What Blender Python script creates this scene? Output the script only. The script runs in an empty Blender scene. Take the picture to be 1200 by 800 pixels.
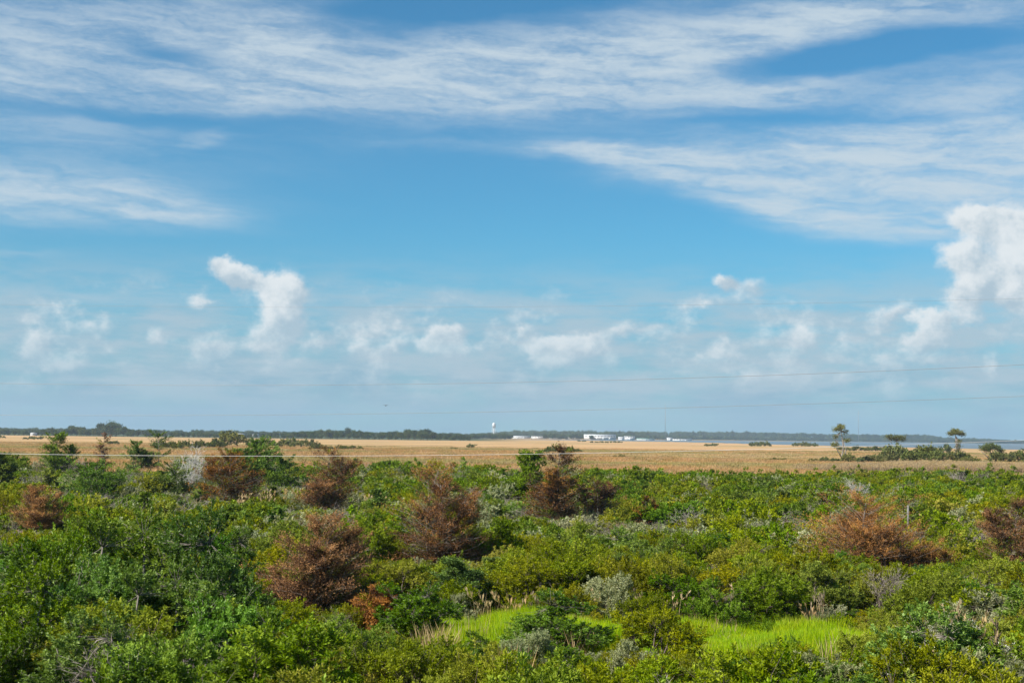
import bpy, math, random
import numpy as np
from mathutils import Vector, noise as mnoise

R = math.radians
# ------------------------------------------------------------------ camera
scene = bpy.context.scene
CAM_H, FPX, PITCH, ROLL = 6.5, 1667.0, R(3.78), R(0.68)
cam_data = bpy.data.cameras.new('camera')
cam_data.lens, cam_data.sensor_width = 50.0, 36.0
cam_data.clip_start, cam_data.clip_end = 0.5, 40000.0
cam = bpy.data.objects.new('camera', cam_data)
scene.collection.objects.link(cam)
cam.location = (0, 0, CAM_H)
FWD = Vector((0, math.cos(PITCH), math.sin(PITCH)))
RGT0, UP0 = Vector((1, 0, 0)), Vector((0, -math.sin(PITCH), math.cos(PITCH)))
RGT = RGT0 * math.cos(ROLL) + UP0 * math.sin(ROLL)
UPV = UP0 * math.cos(ROLL) - RGT0 * math.sin(ROLL)
from mathutils import Matrix
cam.rotation_euler = Matrix((RGT, UPV, -FWD)).transposed().to_euler()
scene.camera = cam

def ray(px, py):
    return (FWD * FPX + RGT * (px - 600) + UPV * (400 - py)).normalized()
def ground_at(px, py):
    d = ray(px, py); t = -CAM_H / d.z
    return (d.x * t, d.y * t)
def horizon(px):
    return 502.9 + 0.0118 * px
def at_depth(px, py, y):                      # point on the pixel's ray at forward distance y
    d = ray(px, py); t = y / d.y
    return Vector((d.x * t, y, CAM_H + d.z * t))
def azel(px, py):
    d = ray(px, py)
    return math.atan2(d.x, d.y), math.asin(d.z)
def pix(x, y, z):
    v = Vector((x, y, z - CAM_H)); f = v.dot(FWD)
    return 600 + FPX * v.dot(RGT) / f, 400 - FPX * v.dot(UPV) / f

# ------------------------------------------------------------------ light
SUN_AZ, SUN_EL = R(-122), R(42)               # azimuth from +Y, clockwise positive; sun stands left, a little behind
sun_dir = Vector((math.sin(SUN_AZ) * math.cos(SUN_EL), math.cos(SUN_AZ) * math.cos(SUN_EL), math.sin(SUN_EL)))
sd = bpy.data.lights.new('sun', 'SUN'); sd.energy = 5.0; sd.angle = R(0.53); sd.color = (1.0, 0.93, 0.82)
sun = bpy.data.objects.new('sun', sd); scene.collection.objects.link(sun)
sun.rotation_euler = (-sun_dir).to_track_quat('-Z', 'Y').to_euler()
SKY_STRENGTH, EXPO = 0.05, 0.95
scene.view_settings.view_transform = 'Standard'
scene.view_settings.look = 'None'
scene.view_settings.exposure = EXPO
scene.view_settings.gamma = 1.0
scene.view_settings.use_curve_mapping = False
scene.cycles.use_denoising = True
scene.cycles.max_bounces = 6
scene.cycles.diffuse_bounces = 3
scene.cycles.transmission_bounces = 3
scene.cycles.volume_bounces = 1
scene.cycles.caustics_reflective = False
scene.cycles.caustics_refractive = False

class Nodes:
    def __init__(s, tree):
        s.t = tree
    def n(s, kind, **kw):
        nd = s.t.nodes.new(kind)
        for k, v in kw.items():
            setattr(nd, k, v)
        return nd
    def put(s, sock, v):
        if hasattr(v, 'is_output'):
            s.t.links.new(v, sock)
        else:
            sock.default_value = v
    def m(s, op, a, b=None, c=None, clamp=False):
        nd = s.n('ShaderNodeMath', operation=op, use_clamp=clamp)
        s.put(nd.inputs[0], a)
        if b is not None: s.put(nd.inputs[1], b)
        if c is not None: s.put(nd.inputs[2], c)
        return nd.outputs[0]
    def add(s, a, b): return s.m('ADD', a, b)
    def sub(s, a, b): return s.m('SUBTRACT', a, b)
    def mul(s, a, b): return s.m('MULTIPLY', a, b)
    def smooth(s, v, lo, hi, a=0.0, b=1.0):
        nd = s.n('ShaderNodeMapRange', interpolation_type='SMOOTHSTEP', clamp=False)
        s.put(nd.inputs[0], v); nd.inputs[1].default_value = lo; nd.inputs[2].default_value = hi
        nd.inputs[3].default_value = a; nd.inputs[4].default_value = b
        return nd.outputs[0]
    def vec(s, x, y, z):
        nd = s.n('ShaderNodeCombineXYZ')
        for i, v in enumerate((x, y, z)): s.put(nd.inputs[i], v)
        return nd.outputs[0]
    def noise(s, vec, scale, detail=4, rough=0.55, dist=0.0, color=False):
        nd = s.n('ShaderNodeTexNoise')
        s.put(nd.inputs['Vector'], vec); nd.inputs['Scale'].default_value = scale
        nd.inputs['Detail'].default_value = detail; nd.inputs['Roughness'].default_value = rough
        nd.inputs['Distortion'].default_value = dist
        return nd.outputs[1 if color else 0]
    def mix(s, f, a, b, blend='MIX'):
        nd = s.n('ShaderNodeMix', data_type='RGBA', blend_type=blend)
        s.put(nd.inputs[0], f); s.put(nd.inputs[6], a); s.put(nd.inputs[7], b)
        return nd.outputs[2]
    def ramp(s, f, stops):
        nd = s.n('ShaderNodeValToRGB'); cr = nd.color_ramp
        while len(cr.elements) < len(stops): cr.elements.new(0.5)
        for e, (p, c) in zip(cr.elements, stops): e.position = p; e.color = (*c, 1)
        s.put(nd.inputs[0], f)
        return nd.outputs[0]

def soft_sum(N, a, e, blobs, shade=None):
    """sum of soft ellipses, each given by its direction in the sky (azimuth, elevation in radians);
    with shade, also the summed offsets from the ellipse centres (which side of a heap one looks at)"""
    tilts, tot, off = {}, None, None
    def vmath(op, *ins):
        nd = N.n('ShaderNodeVectorMath', operation=op)
        for k_, v_ in enumerate(ins): N.put(nd.inputs[k_ if not (op == 'SCALE' and k_ == 1) else 3], v_)
        return nd.outputs[1 if op in ('LENGTH', 'DOT_PRODUCT') else 0]
    for (px, py, rx, ry, amp, tilt) in blobs:
        a0, e0 = azel(px, py); tn = math.tan(R(round(tilt / 4) * 4))
        if tn not in tilts: tilts[tn] = N.vec(a, N.m('MULTIPLY_ADD', a, -tn, e) if tn else e, 0.0)
        kx, ky = FPX / rx, FPX / ry
        v = vmath('MULTIPLY_ADD', tilts[tn], (kx, ky, 0), (-a0 * kx, -(e0 - a0 * tn) * ky, 0))
        g = N.smooth(vmath('LENGTH', v), 0.0, 1.75, amp, 0.0)
        tot = g if tot is None else N.add(tot, g)
        if shade:
            w = vmath('SCALE', v, g); off = w if off is None else vmath('ADD', off, w)
    return (tot, vmath('DOT_PRODUCT', off, shade)) if shade else tot

CIRRUS = [(30, 92, 170, 40, .80, 0), (90, 22, 190, 24, .42, 0), (300, 40, 110, 40, .50, 0), (330, 48, 44, 20, .50, 18), (290, 105, 90, 20, .45, 0), (480, 100, 170, 32, .70, 4),
          (620, 75, 170, 30, .45, 4), (740, 95, 190, 40, .66, 2), (885, 106, 90, 12, .50, 0), (1010, 16, 150, 18, .66, 6), (830, 42, 150, 22, .52, 7),
          (1130, 112, 140, 26, .48, 4), (1180, 20, 60, 20, .40, 0), (50, 236, 190, 20, 1.15, -2), (200, 246, 70, 9, .45, -4), (20, 205, 120, 14, .40, 0),
          (120, 183, 200, 22, .34, 0), (240, 163, 26, 9, .38, 20), (500, 173, 90, 6, .34, 0), (690, 178, 80, 9, .62, -5), (780, 195, 90, 14, .66, -8),
          (940, 190, 180, 22, .90, -1), (1130, 190, 160, 40, 1.05, 5), (910, 228, 95, 18, .82, -12), (990, 256, 95, 16, .80, -8), (1090, 240, 120, 26, .70, 0),
          (20, 299, 50, 3.5, .46, 0), (40, 338, 190, 7, .46, -2), (190, 355, 130, 8, .46, -2), (70, 378, 150, 6, .32, 0), (110, 402, 190, 6, .28, 0),
          (470, 348, 130, 9, .40, 0), (640, 360, 160, 9, .30, 0), (930, 345, 120, 14, .28, 0), (1180, 345, 90, 70, .30, 0),
          (1010, 62, 140, 15, -.80, 3), (190, 62, 46, 9, -.60, -4), (540, 8, 170, 15, -.55, 4), (120, 132, 190, 8, -.40, 2), (1000, 140, 200, 7, -.35, 2), (960, 212, 110, 4, -.30, -6)]
CUMULUS = [(266, 316, 20, 14, .95, -15), (290, 325, 22, 13, .85, 0), (318, 334, 16, 12, .6, 0), (337, 338, 19, 20, .95, 0), (330, 362, 24, 22, .80, 0), (324, 386, 26, 20, .70, 0), (312, 406, 26, 16, .55, 0),
           (188, 398, 13, 14, .55, 0), (40, 404, 15, 20, .56, 0), (78, 426, 19, 15, .46, 0), (246, 408, 20, 14, .48, 0), (372, 402, 16, 11, .52, 0), (232, 356, 18, 8, .40, 0),
           (424, 408, 17, 16, .66, 10), (460, 410, 18, 12, .72, 12), (516, 392, 20, 15, .80, 8), (536, 388, 14, 10, .66, 0), (524, 412, 28, 14, .62, 0), (494, 404, 14, 10, .5, 0),
           (612, 394, 20, 12, .58, 20), (628, 408, 22, 12, .66, 10), (672, 404, 24, 14, .95, 10), (690, 410, 20, 12, .62, 0), (660, 424, 26, 10, .62, 0), (716, 396, 30, 12, .48, 20), (722, 424, 12, 14, .42, 0),
           (850, 329, 14, 10, .85, 0), (880, 334, 24, 9, .48, 0), (838, 352, 40, 9, .40, 0), (846, 416, 22, 15, .56, 0), (940, 404, 17, 20, .60, 10), (990, 446, 14, 9, .46, 0), (890, 445, 26, 9, .40, 0),
           (1140, 256, 28, 14, .95, 0), (1180, 264, 40, 22, 1.1, 0), (1200, 300, 26, 24, .9, 0), (1128, 300, 24, 17, 1.0, 0), (1148, 322, 24, 18, 1.0, 0), (1140, 345, 26, 16, .75, 0), (1182, 345, 14, 14, .55, 0), (1265, 310, 70, 50, 1.2, 0),
           (1090, 378, 18, 12, .82, 0), (1078, 400, 18, 14, .72, 0), (1104, 396, 24, 16, .58, 0), (1125, 372, 30, 14, .5, 0), (1160, 434, 9, 14, .55, 0), (1050, 366, 22, 14, .48, 20), (1080, 425, 60, 10, .42, 0)]

def build_world():
    w = bpy.data.worlds.new('World'); scene.world = w; w.use_nodes = True
    t = w.node_tree; t.nodes.clear(); N = Nodes(t)
    sky = N.n('ShaderNodeTexSky', sky_type='NISHITA', sun_disc=False, sun_elevation=SUN_EL, sun_rotation=SUN_AZ,
              altitude=10.0, air_density=1.0, dust_density=0.2, ozone_density=3.0)
    K = 1.0 / (SKY_STRENGTH * 2 ** EXPO)
    tc = N.n('ShaderNodeTexCoord'); sp = N.n('ShaderNodeSeparateXYZ'); t.links.new(tc.outputs['Generated'], sp.inputs[0])
    x, y, z = sp.outputs
    a = N.m('ARCTAN2', x, y); e = N.m('ARCSINE', z)
    sa, ca = N.m('SINE', a), N.m('COSINE', a)
    def ring(stretch): return N.vec(sa, ca, N.mul(e, stretch))
    blue = N.mix(1.0, sky.outputs[0], (0.38, 0.97, 1.16, 1), 'MULTIPLY')
    # ---- high thin cloud
    wq = N.n('ShaderNodeSeparateXYZ'); t.links.new(N.noise(ring(3.0), 12, 3, .6, color=True), wq.inputs[0])
    a2 = N.m('MULTIPLY_ADD', N.sub(wq.outputs[0], .5), .05, a)
    e2 = N.m('MULTIPLY_ADD', N.sub(wq.outputs[1], .5), .020, e)
    placed = N.add(soft_sum(N, a2, e2, [(p, q, rx * 1.15, ry * (1.40 if am > 0 else 1.0), am * (.80 if am > 0 else .9), tl) for p, q, rx, ry, am, tl in CIRRUS]), N.smooth(e, .16, .30, .02, .20))
    # elsewhere in the sky the same kind of bands goes on
    over = N.smooth(N.noise(N.vec(x, y, N.mul(z, 4.0)), 2.2, 4, .55), .42, .68, 0.0, .9)
    out = N.m('MAXIMUM', N.smooth(N.m('ABSOLUTE', a), .42, .60), N.smooth(e, .32, .42))
    macro = N.add(N.mul(placed, N.sub(1.0, out)), N.mul(over, out))
    streak = N.noise(N.vec(N.m('MULTIPLY_ADD', wq.outputs[2], .10, sa), ca, N.m('MULTIPLY_ADD', e2, 6.5, N.mul(a, .35))), 15, 6, .60)
    rip = N.noise(ring(2.6), 170, 3, .65)
    tex = N.m('MULTIPLY_ADD', N.sub(rip, .5), N.smooth(e, .12, .24, .08, .22), streak)
    ci = N.mul(N.m('POWER', N.m('MINIMUM', N.m('MAXIMUM', macro, 0.0), .92), 1.1), N.smooth(tex, .22, .76, .42, 1.26))
    ci = N.mul(N.smooth(ci, -.10, 1.22), .95)
    veil = N.m('MULTIPLY', N.smooth(e, .150, .010), N.smooth(wq.outputs[2], .25, .72, .72, 1.0))
    c1 = N.mix(ci, blue, (.57 * K, .675 * K, .755 * K, 1))
    c1 = N.mix(N.mul(veil, .97), c1, (.262 * K, .415 * K, .555 * K, 1))
    # ---- heaped cloud low down
    wc = N.n('ShaderNodeSeparateXYZ'); t.links.new(N.noise(ring(1.1), 62, 4, .62, color=True), wc.inputs[0])
    a3 = N.m('MULTIPLY_ADD', N.sub(wc.outputs[0], .5), .022, a)
    e3 = N.m('MULTIPLY_ADD', N.sub(wc.outputs[1], .5), .017, e)
    dens, side = soft_sum(N, a3, e3, CUMULUS, shade=(-.62, .78, 0))
    # soft heaps and grey bands fill the low sky all the way round
    bank = N.mul(N.smooth(e, .004, .040), N.smooth(e, .135, .070))
    heap = N.noise(ring(1.7), 26, 5, .62)
    front = N.smooth(N.m('ABSOLUTE', a), .50, .36)
    dens = N.m('MULTIPLY_ADD', N.mul(bank, N.smooth(heap, .40, .70)), N.m('MULTIPLY_ADD', front, -.24, .75), dens)
    fine = N.sub(wc.outputs[2], .5)
    al = N.smooth(N.m('MULTIPLY_ADD', fine, .50, dens), .10, .76)
    lit = N.smooth(N.add(N.m('DIVIDE', side, N.m('MAXIMUM', dens, .12)), N.mul(fine, 2.2)), -.62, .62)
    c1 = N.mix(N.mul(N.mul(bank, N.smooth(N.noise(ring(5.0), 14, 5, .62), .34, .64)), .78), c1, (.44 * K, .555 * K, .640 * K, 1))
    cu = N.mix(lit, (.42 * K, .545 * K, .640 * K, 1), (.79 * K, .835 * K, .86 * K, 1))
    c2 = N.mix(N.mul(al, N.smooth(e, .010, .095, .22, .96)), c1, cu)
    bg = N.n('ShaderNodeBackground'); bg.inputs[1].default_value = SKY_STRENGTH
    t.links.new(c2, bg.inputs[0])
    o = N.n('ShaderNodeOutputWorld'); t.links.new(bg.outputs[0], o.inputs[0])
    w.cycles.sampling_method = 'MANUAL'; w.cycles.sample_map_resolution = 512
build_world()

# ------------------------------------------------------------------ helpers
COL = scene.collection
def tag(o, label=None, cat=None, group=None, kind=None):
    if label: o['label'] = label
    if cat: o['category'] = cat
    if group: o['group'] = group
    if kind: o['kind'] = kind
    return o

class MB:
    """collects triangles with a per-vertex tint and a per-face material slot"""
    def __init__(s):
        s.v, s.f, s.t, s.mi, s.n = [], [], [], [], 0
    def raw(s, v, f, tint=0.5, mi=0):
        v = np.asarray(v, float).reshape(-1, 3); f = np.asarray(f, int).reshape(-1, 3)
        s.v.append(v); s.f.append(f + s.n)
        s.t.append(np.broadcast_to(np.asarray(tint, float), (len(v),)).copy()); s.mi.append(np.full(len(f), mi)); s.n += len(v)
    def leaves(s, P, D, L, W, tint, rng, fold=0.25, mi=0, ref=None):
        n = len(P)
        if n == 0: return
        L = np.broadcast_to(L, (n,))[:, None]; W = np.broadcast_to(W, (n,))[:, None]
        S = np.cross(D, rng.normal(size=(n, 3)) if ref is None else ref + rng.normal(size=(n, 3)) * .38); S /= np.linalg.norm(S, axis=1, keepdims=True) + 1e-9
        Nn = np.cross(S, D)
        mid = P + D * L * 0.5
        V = np.stack([P, mid + S * W * .5 + Nn * W * fold, P + D * L, mid - S * W * .5 + Nn * W * fold], 1).reshape(-1, 3)
        b = np.arange(n)[:, None] * 4
        F = np.concatenate([b + np.array([0, 1, 2]), b + np.array([0, 2, 3])], 0)
        s.raw(V, F, np.repeat(np.broadcast_to(tint, (n,)), 4), mi)
    def tube(s, pts, rad, sides=5, tint=0.5, mi=0):
        pts = np.asarray(pts, float); rad = np.broadcast_to(np.asarray(rad, float), (len(pts),))
        d = np.gradient(pts, axis=0); d /= np.linalg.norm(d, axis=1, keepdims=True) + 1e-9
        ref = np.where(np.abs(d[:, 2:3]) > .9, np.array([[1., 0, 0]]), np.array([[0, 0, 1.]]))
        a = np.cross(d, ref); a /= np.linalg.norm(a, axis=1, keepdims=True) + 1e-9
        b = np.cross(d, a)
        th = np.arange(sides) * 2 * math.pi / sides
        V = pts[:, None] + rad[:, None, None] * (a[:, None] * np.cos(th)[None, :, None] + b[:, None] * np.sin(th)[None, :, None])
        F = []
        for i in range(len(pts) - 1):
            for j in range(sides):
                p, q = i * sides + j, i * sides + (j + 1) % sides
                F += [(p, q, q + sides), (p, q + sides, p + sides)]
        e = (len(pts) - 1) * sides
        for j in range(1, sides - 1):
            F += [(e, e + j, e + j + 1), (0, j + 1, j)]
        s.raw(V.reshape(-1, 3), F, tint, mi)
    def box(s, x0, x1, y0, y1, z0, z1, mi=0):
        V = [(x, y, z) for z in (z0, z1) for y in (y0, y1) for x in (x0, x1)]
        Q = [(0, 2, 3, 1), (4, 5, 7, 6), (0, 1, 5, 4), (2, 6, 7, 3), (0, 4, 6, 2), (1, 3, 7, 5)]
        F = [t for q in Q for t in ((q[0], q[1], q[2]), (q[0], q[2], q[3]))]
        s.raw(V, F, .5, mi)
    def lathe(s, prof, sides=20, mi=0, c=(0, 0)):
        th = np.arange(sides) * 2 * math.pi / sides
        V = [(c[0] + r * math.cos(t), c[1] + r * math.sin(t), z) for r, z in prof for t in th]
        F = []
        for i in range(len(prof) - 1):
            for j in range(sides):
                p, q = i * sides + j, i * sides + (j + 1) % sides
                F += [(p, q, q + sides), (p, q + sides, p + sides)]
        s.raw(V, F, .5, mi)
    def mesh(s, name, mats):
        me = bpy.data.meshes.new(name)
        V = np.concatenate(s.v).astype(np.float32); F = np.concatenate(s.f).astype(np.int32)
        T = np.concatenate(s.t).astype(np.float32); MI = np.concatenate(s.mi).astype(np.int32)
        me.vertices.add(len(V)); me.vertices.foreach_set('co', V.ravel())
        me.loops.add(F.size); me.loops.foreach_set('vertex_index', F.ravel())
        me.polygons.add(len(F)); me.polygons.foreach_set('loop_start', np.arange(0, F.size, 3, dtype=np.int32))
        me.polygons.foreach_set('material_index', MI)
        at = me.attributes.new('tint', 'FLOAT', 'POINT'); at.data.foreach_set('value', T)
        me.update(calc_edges=True)
        for m in (mats if isinstance(mats, (list, tuple)) else [mats]): me.materials.append(m)
        return me
    def build(s, name, mats, parent=None):
        return link(name, s.mesh(name, mats), parent)

def link(name, me, parent=None):
    o = bpy.data.objects.new(name, me); COL.objects.link(o)
    if parent: o.parent = parent
    return o
def empty(name, loc=(0, 0, 0)):
    o = bpy.data.objects.new(name, None); o.empty_display_size = .3; COL.objects.link(o); o.location = loc
    return o

# ------------------------------------------------------------------ materials
def leaf_mat(name, dark, mid, light, rough=.6, trans=.34, vary=.35, spec=.14, hue=.045, sat=1.0):
    m = bpy.data.materials.new(name); m.use_nodes = True; t = m.node_tree; t.nodes.clear(); N = Nodes(t)
    at = N.n('ShaderNodeAttribute', attribute_name='tint')
    oi = N.n('ShaderNodeObjectInfo')
    f = N.add(at.outputs['Fac'], N.mul(N.sub(oi.outputs['Random'], .5), vary))
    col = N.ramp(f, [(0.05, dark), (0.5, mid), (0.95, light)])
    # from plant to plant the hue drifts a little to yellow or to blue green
    h = N.n('ShaderNodeHueSaturation')
    t.links.new(col, h.inputs['Color'])
    r2 = N.m('FRACT', N.mul(oi.outputs['Random'], 17.3))
    t.links.new(N.m('MULTIPLY_ADD', N.sub(r2, .5), hue, .494 if hue > .03 else .5), h.inputs['Hue'])
    r3 = N.m('FRACT', N.mul(oi.outputs['Random'], 53.7))
    t.links.new(N.m('MULTIPLY_ADD', r3, .26, sat), h.inputs['Saturation'])
    p = N.n('ShaderNodeBsdfPrincipled'); t.links.new(h.outputs[0], p.inputs['Base Color'])
    p.inputs['Roughness'].default_value = rough; p.inputs['Specular IOR Level'].default_value = spec
    tr = N.n('ShaderNodeBsdfTranslucent')
    t.links.new(N.mix(1.0, h.outputs[0], (1.25, 1.25, .7, 1), 'MULTIPLY'), tr.inputs[0])
    mx = N.n('ShaderNodeMixShader'); mx.inputs[0].default_value = trans
    t.links.new(p.outputs[0], mx.inputs[1]); t.links.new(tr.outputs[0], mx.inputs[2])
    o = N.n('ShaderNodeOutputMaterial'); t.links.new(mx.outputs[0], o.inputs[0])
    return m
def plain(name, base, rough=.7, scale=6.0, amount=.3, metal=0.0, coord='Object'):
    m = bpy.data.materials.new(name); m.use_nodes = True; t = m.node_tree; N = Nodes(t)
    p = t.nodes['Principled BSDF']
    tc = N.n('ShaderNodeTexCoord')
    n = N.noise(tc.outputs[coord], scale, 5, .6)
    c = N.mix(n, (*[v * (1 - amount) for v in base], 1), (*[min(1, v * (1 + amount)) for v in base], 1))
    t.links.new(c, p.inputs['Base Color']); p.inputs['Roughness'].default_value = rough; p.inputs['Metallic'].default_value = metal
    return m

M = {
 'myrtle': leaf_mat('leaf_wax_myrtle', (.046, .080, .010), (.124, .190, .024), (.26, .345, .065)),
 'olive': leaf_mat('leaf_olive_shrub', (.064, .086, .008), (.176, .204, .020), (.33, .345, .055)),
 'pale': leaf_mat('leaf_groundsel', (.12, .145, .07), (.25, .275, .155), (.38, .40, .25), rough=.6, sat=.95),
 'bay': leaf_mat('leaf_red_bay', (.030, .064, .009), (.102, .185, .024), (.26, .38, .09), rough=.45, spec=.30),
 'cedar': leaf_mat('leaf_green_cedar', (.036, .064, .016), (.088, .140, .030), (.17, .23, .055), trans=.15),
 'rust': leaf_mat('leaf_rust_cedar', (.045, .020, .011), (.165, .070, .024), (.42, .19, .036), trans=.15, vary=.14, rough=.75, hue=.014, sat=.84),
 'twig': leaf_mat('bare_twig', (.10, .085, .07), (.21, .185, .16), (.36, .33, .30), trans=.0, rough=.85),
 'white': leaf_mat('groundsel_tuft', (.45, .46, .38), (.62, .63, .54), (.78, .78, .72), trans=.2, rough=.8),
 'bark': plain('bark', (.13, .10, .08), .9, 9, .4),
 'greybark': plain('grey_bark', (.20, .175, .15), .9, 9, .35),
 'lime': leaf_mat('grass_lime', (.11, .20, .014), (.27, .42, .028), (.50, .57, .09), trans=.4, vary=.1, sat=1.0),
 'straw': leaf_mat('grass_straw', (.24, .17, .078), (.39, .275, .135), (.52, .39, .22), trans=.3, vary=.3, rough=.7, hue=.02, sat=.85),
 'reed': leaf_mat('reed_brown', (.13, .095, .055), (.22, .16, .09), (.33, .26, .16), trans=.2, vary=.2, rough=.8, hue=.02, sat=.8),
 'forest': leaf_mat('leaf_far_tree', (.020, .036, .014), (.045, .070, .025), (.085, .115, .04), trans=.1, vary=.5),
 'marshshrub': leaf_mat('leaf_marsh_shrub', (.040, .055, .014), (.105, .125, .030), (.19, .20, .07), trans=.2, vary=.5),
 'pinegreen': leaf_mat('leaf_pine', (.045, .058, .022), (.105, .125, .045), (.19, .20, .08), trans=.1, vary=.3),
 'whitewall': plain('white_wall', (.50, .50, .50), .6, .2, .05),
 'greyroof': plain('pale_roof', (.42, .44, .46), .5, .3, .06),
 'greenroof': plain('green_roof', (.16, .30, .24), .5, .3, .1),
 'darkglass': plain('dark_glass', (.05, .06, .07), .15, 1, .2),
 'steel': plain('galvanised_steel', (.20, .21, .22), .7, 4, .15, .0),
 'aluminium': plain('weathered_aluminium', (.50, .50, .49), .5, 8, .1, .2),
 'darkwire': plain('dark_cable', (.22, .22, .22), .5, 8, .2),
 'pole': plain('weathered_pole', (.22, .17, .13), .9, 12, .35),
 'post': plain('grey_post', (.15, .145, .135), .9, 14, .3),
 'whitepaint': plain('white_tank_paint', (.48, .50, .52), .4, .4, .05),
 'feather': plain('dark_feather', (.06, .055, .05), .7, 20, .3),
}

# ------------------------------------------------------------------ the lie of the land
def interp(x, pts):
    return float(np.interp(x, [p[0] for p in pts], [p[1] for p in pts]))
SHORE = [(560, 2500), (620, 2300), (780, 2250), (900, 1600), (1000, 1400), (1200, 1150), (1600, 1000)]
FARSHORE = [(560, 2500), (620, 2600), (700, 3000), (800, 3600), (1000, 4200), (1600, 4400)]
RIDGE_TOP = [(400, 0), (560, 1.2), (600, 4.8), (660, 5.2), (740, 5.4), (830, 6.6), (900, 6.6), (960, 6.0), (1000, 5.8), (1040, 5.4), (1075, 6.2), (1095, 5.2),
             (1110, 3.2), (1130, 2.6), (1150, 2.6), (1175, 1.2), (1200, .4), (1300, .5), (1600, .5)]      # wooded skyline, photo pixels above the horizon
RIDGE_D = 5000.0
def ppx(x, y):
    return 600 + FPX * x / max(y, 1.0)
def ground_z(x, y):
    if y < 700:
        z = .22 * mnoise.noise((x * .045, y * .045, 3.1)) + .08 * mnoise.noise((x * .21, y * .21, 7.7))
        return z * min(1, max(0, (700 - y) / 400))
    p = ppx(x, y)
    if p > 560:
        s0, s1 = interp(p, SHORE), interp(p, FARSHORE)
        s0 += 60 * mnoise.noise((x * .006, y * .003, 1.0))
        w = min((y - s0) / 40.0, (s1 - y) / 60.0)
        if w > 0: return -.9 * min(1.0, w)
    if y > 4300:
        top = CAM_H + interp(p, RIDGE_TOP) * RIDGE_D / FPX - 11.0
        k = min(1, max(0, (y - 4300) / 600)); k = k * k * (3 - 2 * k)
        if y > 5200: k *= max(0, 1 - (y - 5200) / 2500)
        return max(0, top) * k
    return 0.0

def build_ground():
    ys = [-400, -200, -100, -50] + list(np.arange(-20, 260, 4.0))
    y = 260.0
    while y < 20000:
        ys.append(y); y *= 1.018
    ys = np.array(ys); ts = np.linspace(-1, 1, 141)
    V = np.zeros((len(ys), len(ts), 3))
    for i, yy in enumerate(ys):
        half = 220 + .62 * max(yy, 0) if yy < 12000 else 1.2 * yy
        for j, tt in enumerate(ts):
            x = tt * half
            V[i, j] = (x, yy, ground_z(x, yy))
    w = len(ts); F = []
    I, J = np.meshgrid(np.arange(len(ys) - 1), np.arange(w - 1), indexing='ij')
    p = (I * w + J).ravel()
    F = np.concatenate([np.stack([p, p + 1, p + w + 1], 1), np.stack([p, p + w + 1, p + w], 1)])
    b = MB(); b.raw(V, F)
    m = bpy.data.materials.new('ground_soil_and_marsh'); m.use_nodes = True; t = m.node_tree; N = Nodes(t)
    g = N.n('ShaderNodeNewGeometry'); sp = N.n('ShaderNodeSeparateXYZ'); t.links.new(g.outputs['Position'], sp.inputs[0])
    x, yv, z = sp.outputs
    pos = g.outputs['Position']
    n1 = N.noise(pos, .012, 5, .6); n2 = N.noise(N.vec(N.mul(x, .35), yv, 0.0), .022, 6, .62); n3 = N.noise(pos, .5, 5, .65)
    marsh = N.ramp(n2, [(.30, (.22, .17, .085)), (.45, (.31, .205, .092)), (.56, (.42, .265, .122)), (.70, (.47, .32, .16))])
    oliv = N.mix(N.smooth(n1, .54, .68), marsh, (.25, .21, .085, 1))
    marsh = N.mix(N.smooth(N.noise(N.vec(N.mul(x, .25), yv, 4.0), .0095, 4, .55), .52, .66), oliv, (.47, .28, .15, 1))
    marsh = N.mix(N.smooth(N.noise(N.vec(N.mul(x, .10), yv, 9.0), .02, 5, .6), .56, .66, 0.0, .75), marsh, (.20, .15, .07, 1))
    fine = N.mix(n3, (.72, .72, .72, 1), (1.25, 1.25, 1.25, 1)); marsh = N.mix(1.0, marsh, fine, 'MULTIPLY')
    soil = N.mix(n3, (.035, .034, .014, 1), (.085, .085, .030, 1))
    soil = N.mix(N.smooth(N.noise(pos, .16, 3), .48, .60), soil, (.12, .095, .045, 1))
    edge = N.smooth(N.add(yv, N.mul(N.sub(n1, .5), 60)), 190, 215)
    c = N.mix(edge, soil, marsh)
    c = N.mix(N.smooth(z, -.05, -.3), c, (.06, .055, .035, 1))
    wood = N.m('MAXIMUM', N.smooth(yv, 4150, 4350), N.mul(N.smooth(yv, 1580, 1680), N.smooth(N.m('DIVIDE', x, yv), .02, -.03)))
    c = N.mix(wood, c, (.045, .06, .025, 1))
    t.links.new(c, t.nodes['Principled BSDF'].inputs['Base Color'])
    t.nodes['Principled BSDF'].inputs['Roughness'].default_value = .95
    t.nodes['Principled BSDF'].inputs['Specular IOR Level'].default_value = .1
    tag(b.build('ground', m), 'flat tan marsh plain and scrub soil reaching to the horizon', kind='structure')

    b = MB(); b.raw([(-200, 850, -.3), (3600, 850, -.3), (3600, 4700, -.3), (-200, 4700, -.3)], [(0, 1, 2), (0, 2, 3)])
    m = bpy.data.materials.new('sound_water'); m.use_nodes = True; t = m.node_tree; N = Nodes(t)
    g = N.n('ShaderNodeNewGeometry'); pb = t.nodes['Principled BSDF']
    pb.inputs['Base Color'].default_value = (.07, .095, .105, 1); pb.inputs['Roughness'].default_value = .35
    bp = N.n('ShaderNodeBump'); bp.inputs['Strength'].default_value = .5; bp.inputs['Distance'].default_value = .3
    t.links.new(N.noise(g.outputs['Position'], .6, 5, .6), bp.inputs['Height']); t.links.new(bp.outputs[0], pb.inputs['Normal'])
    tag(b.build('water', m), 'strip of blue grey sound water beyond the marsh', kind='structure')
build_ground()

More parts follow.
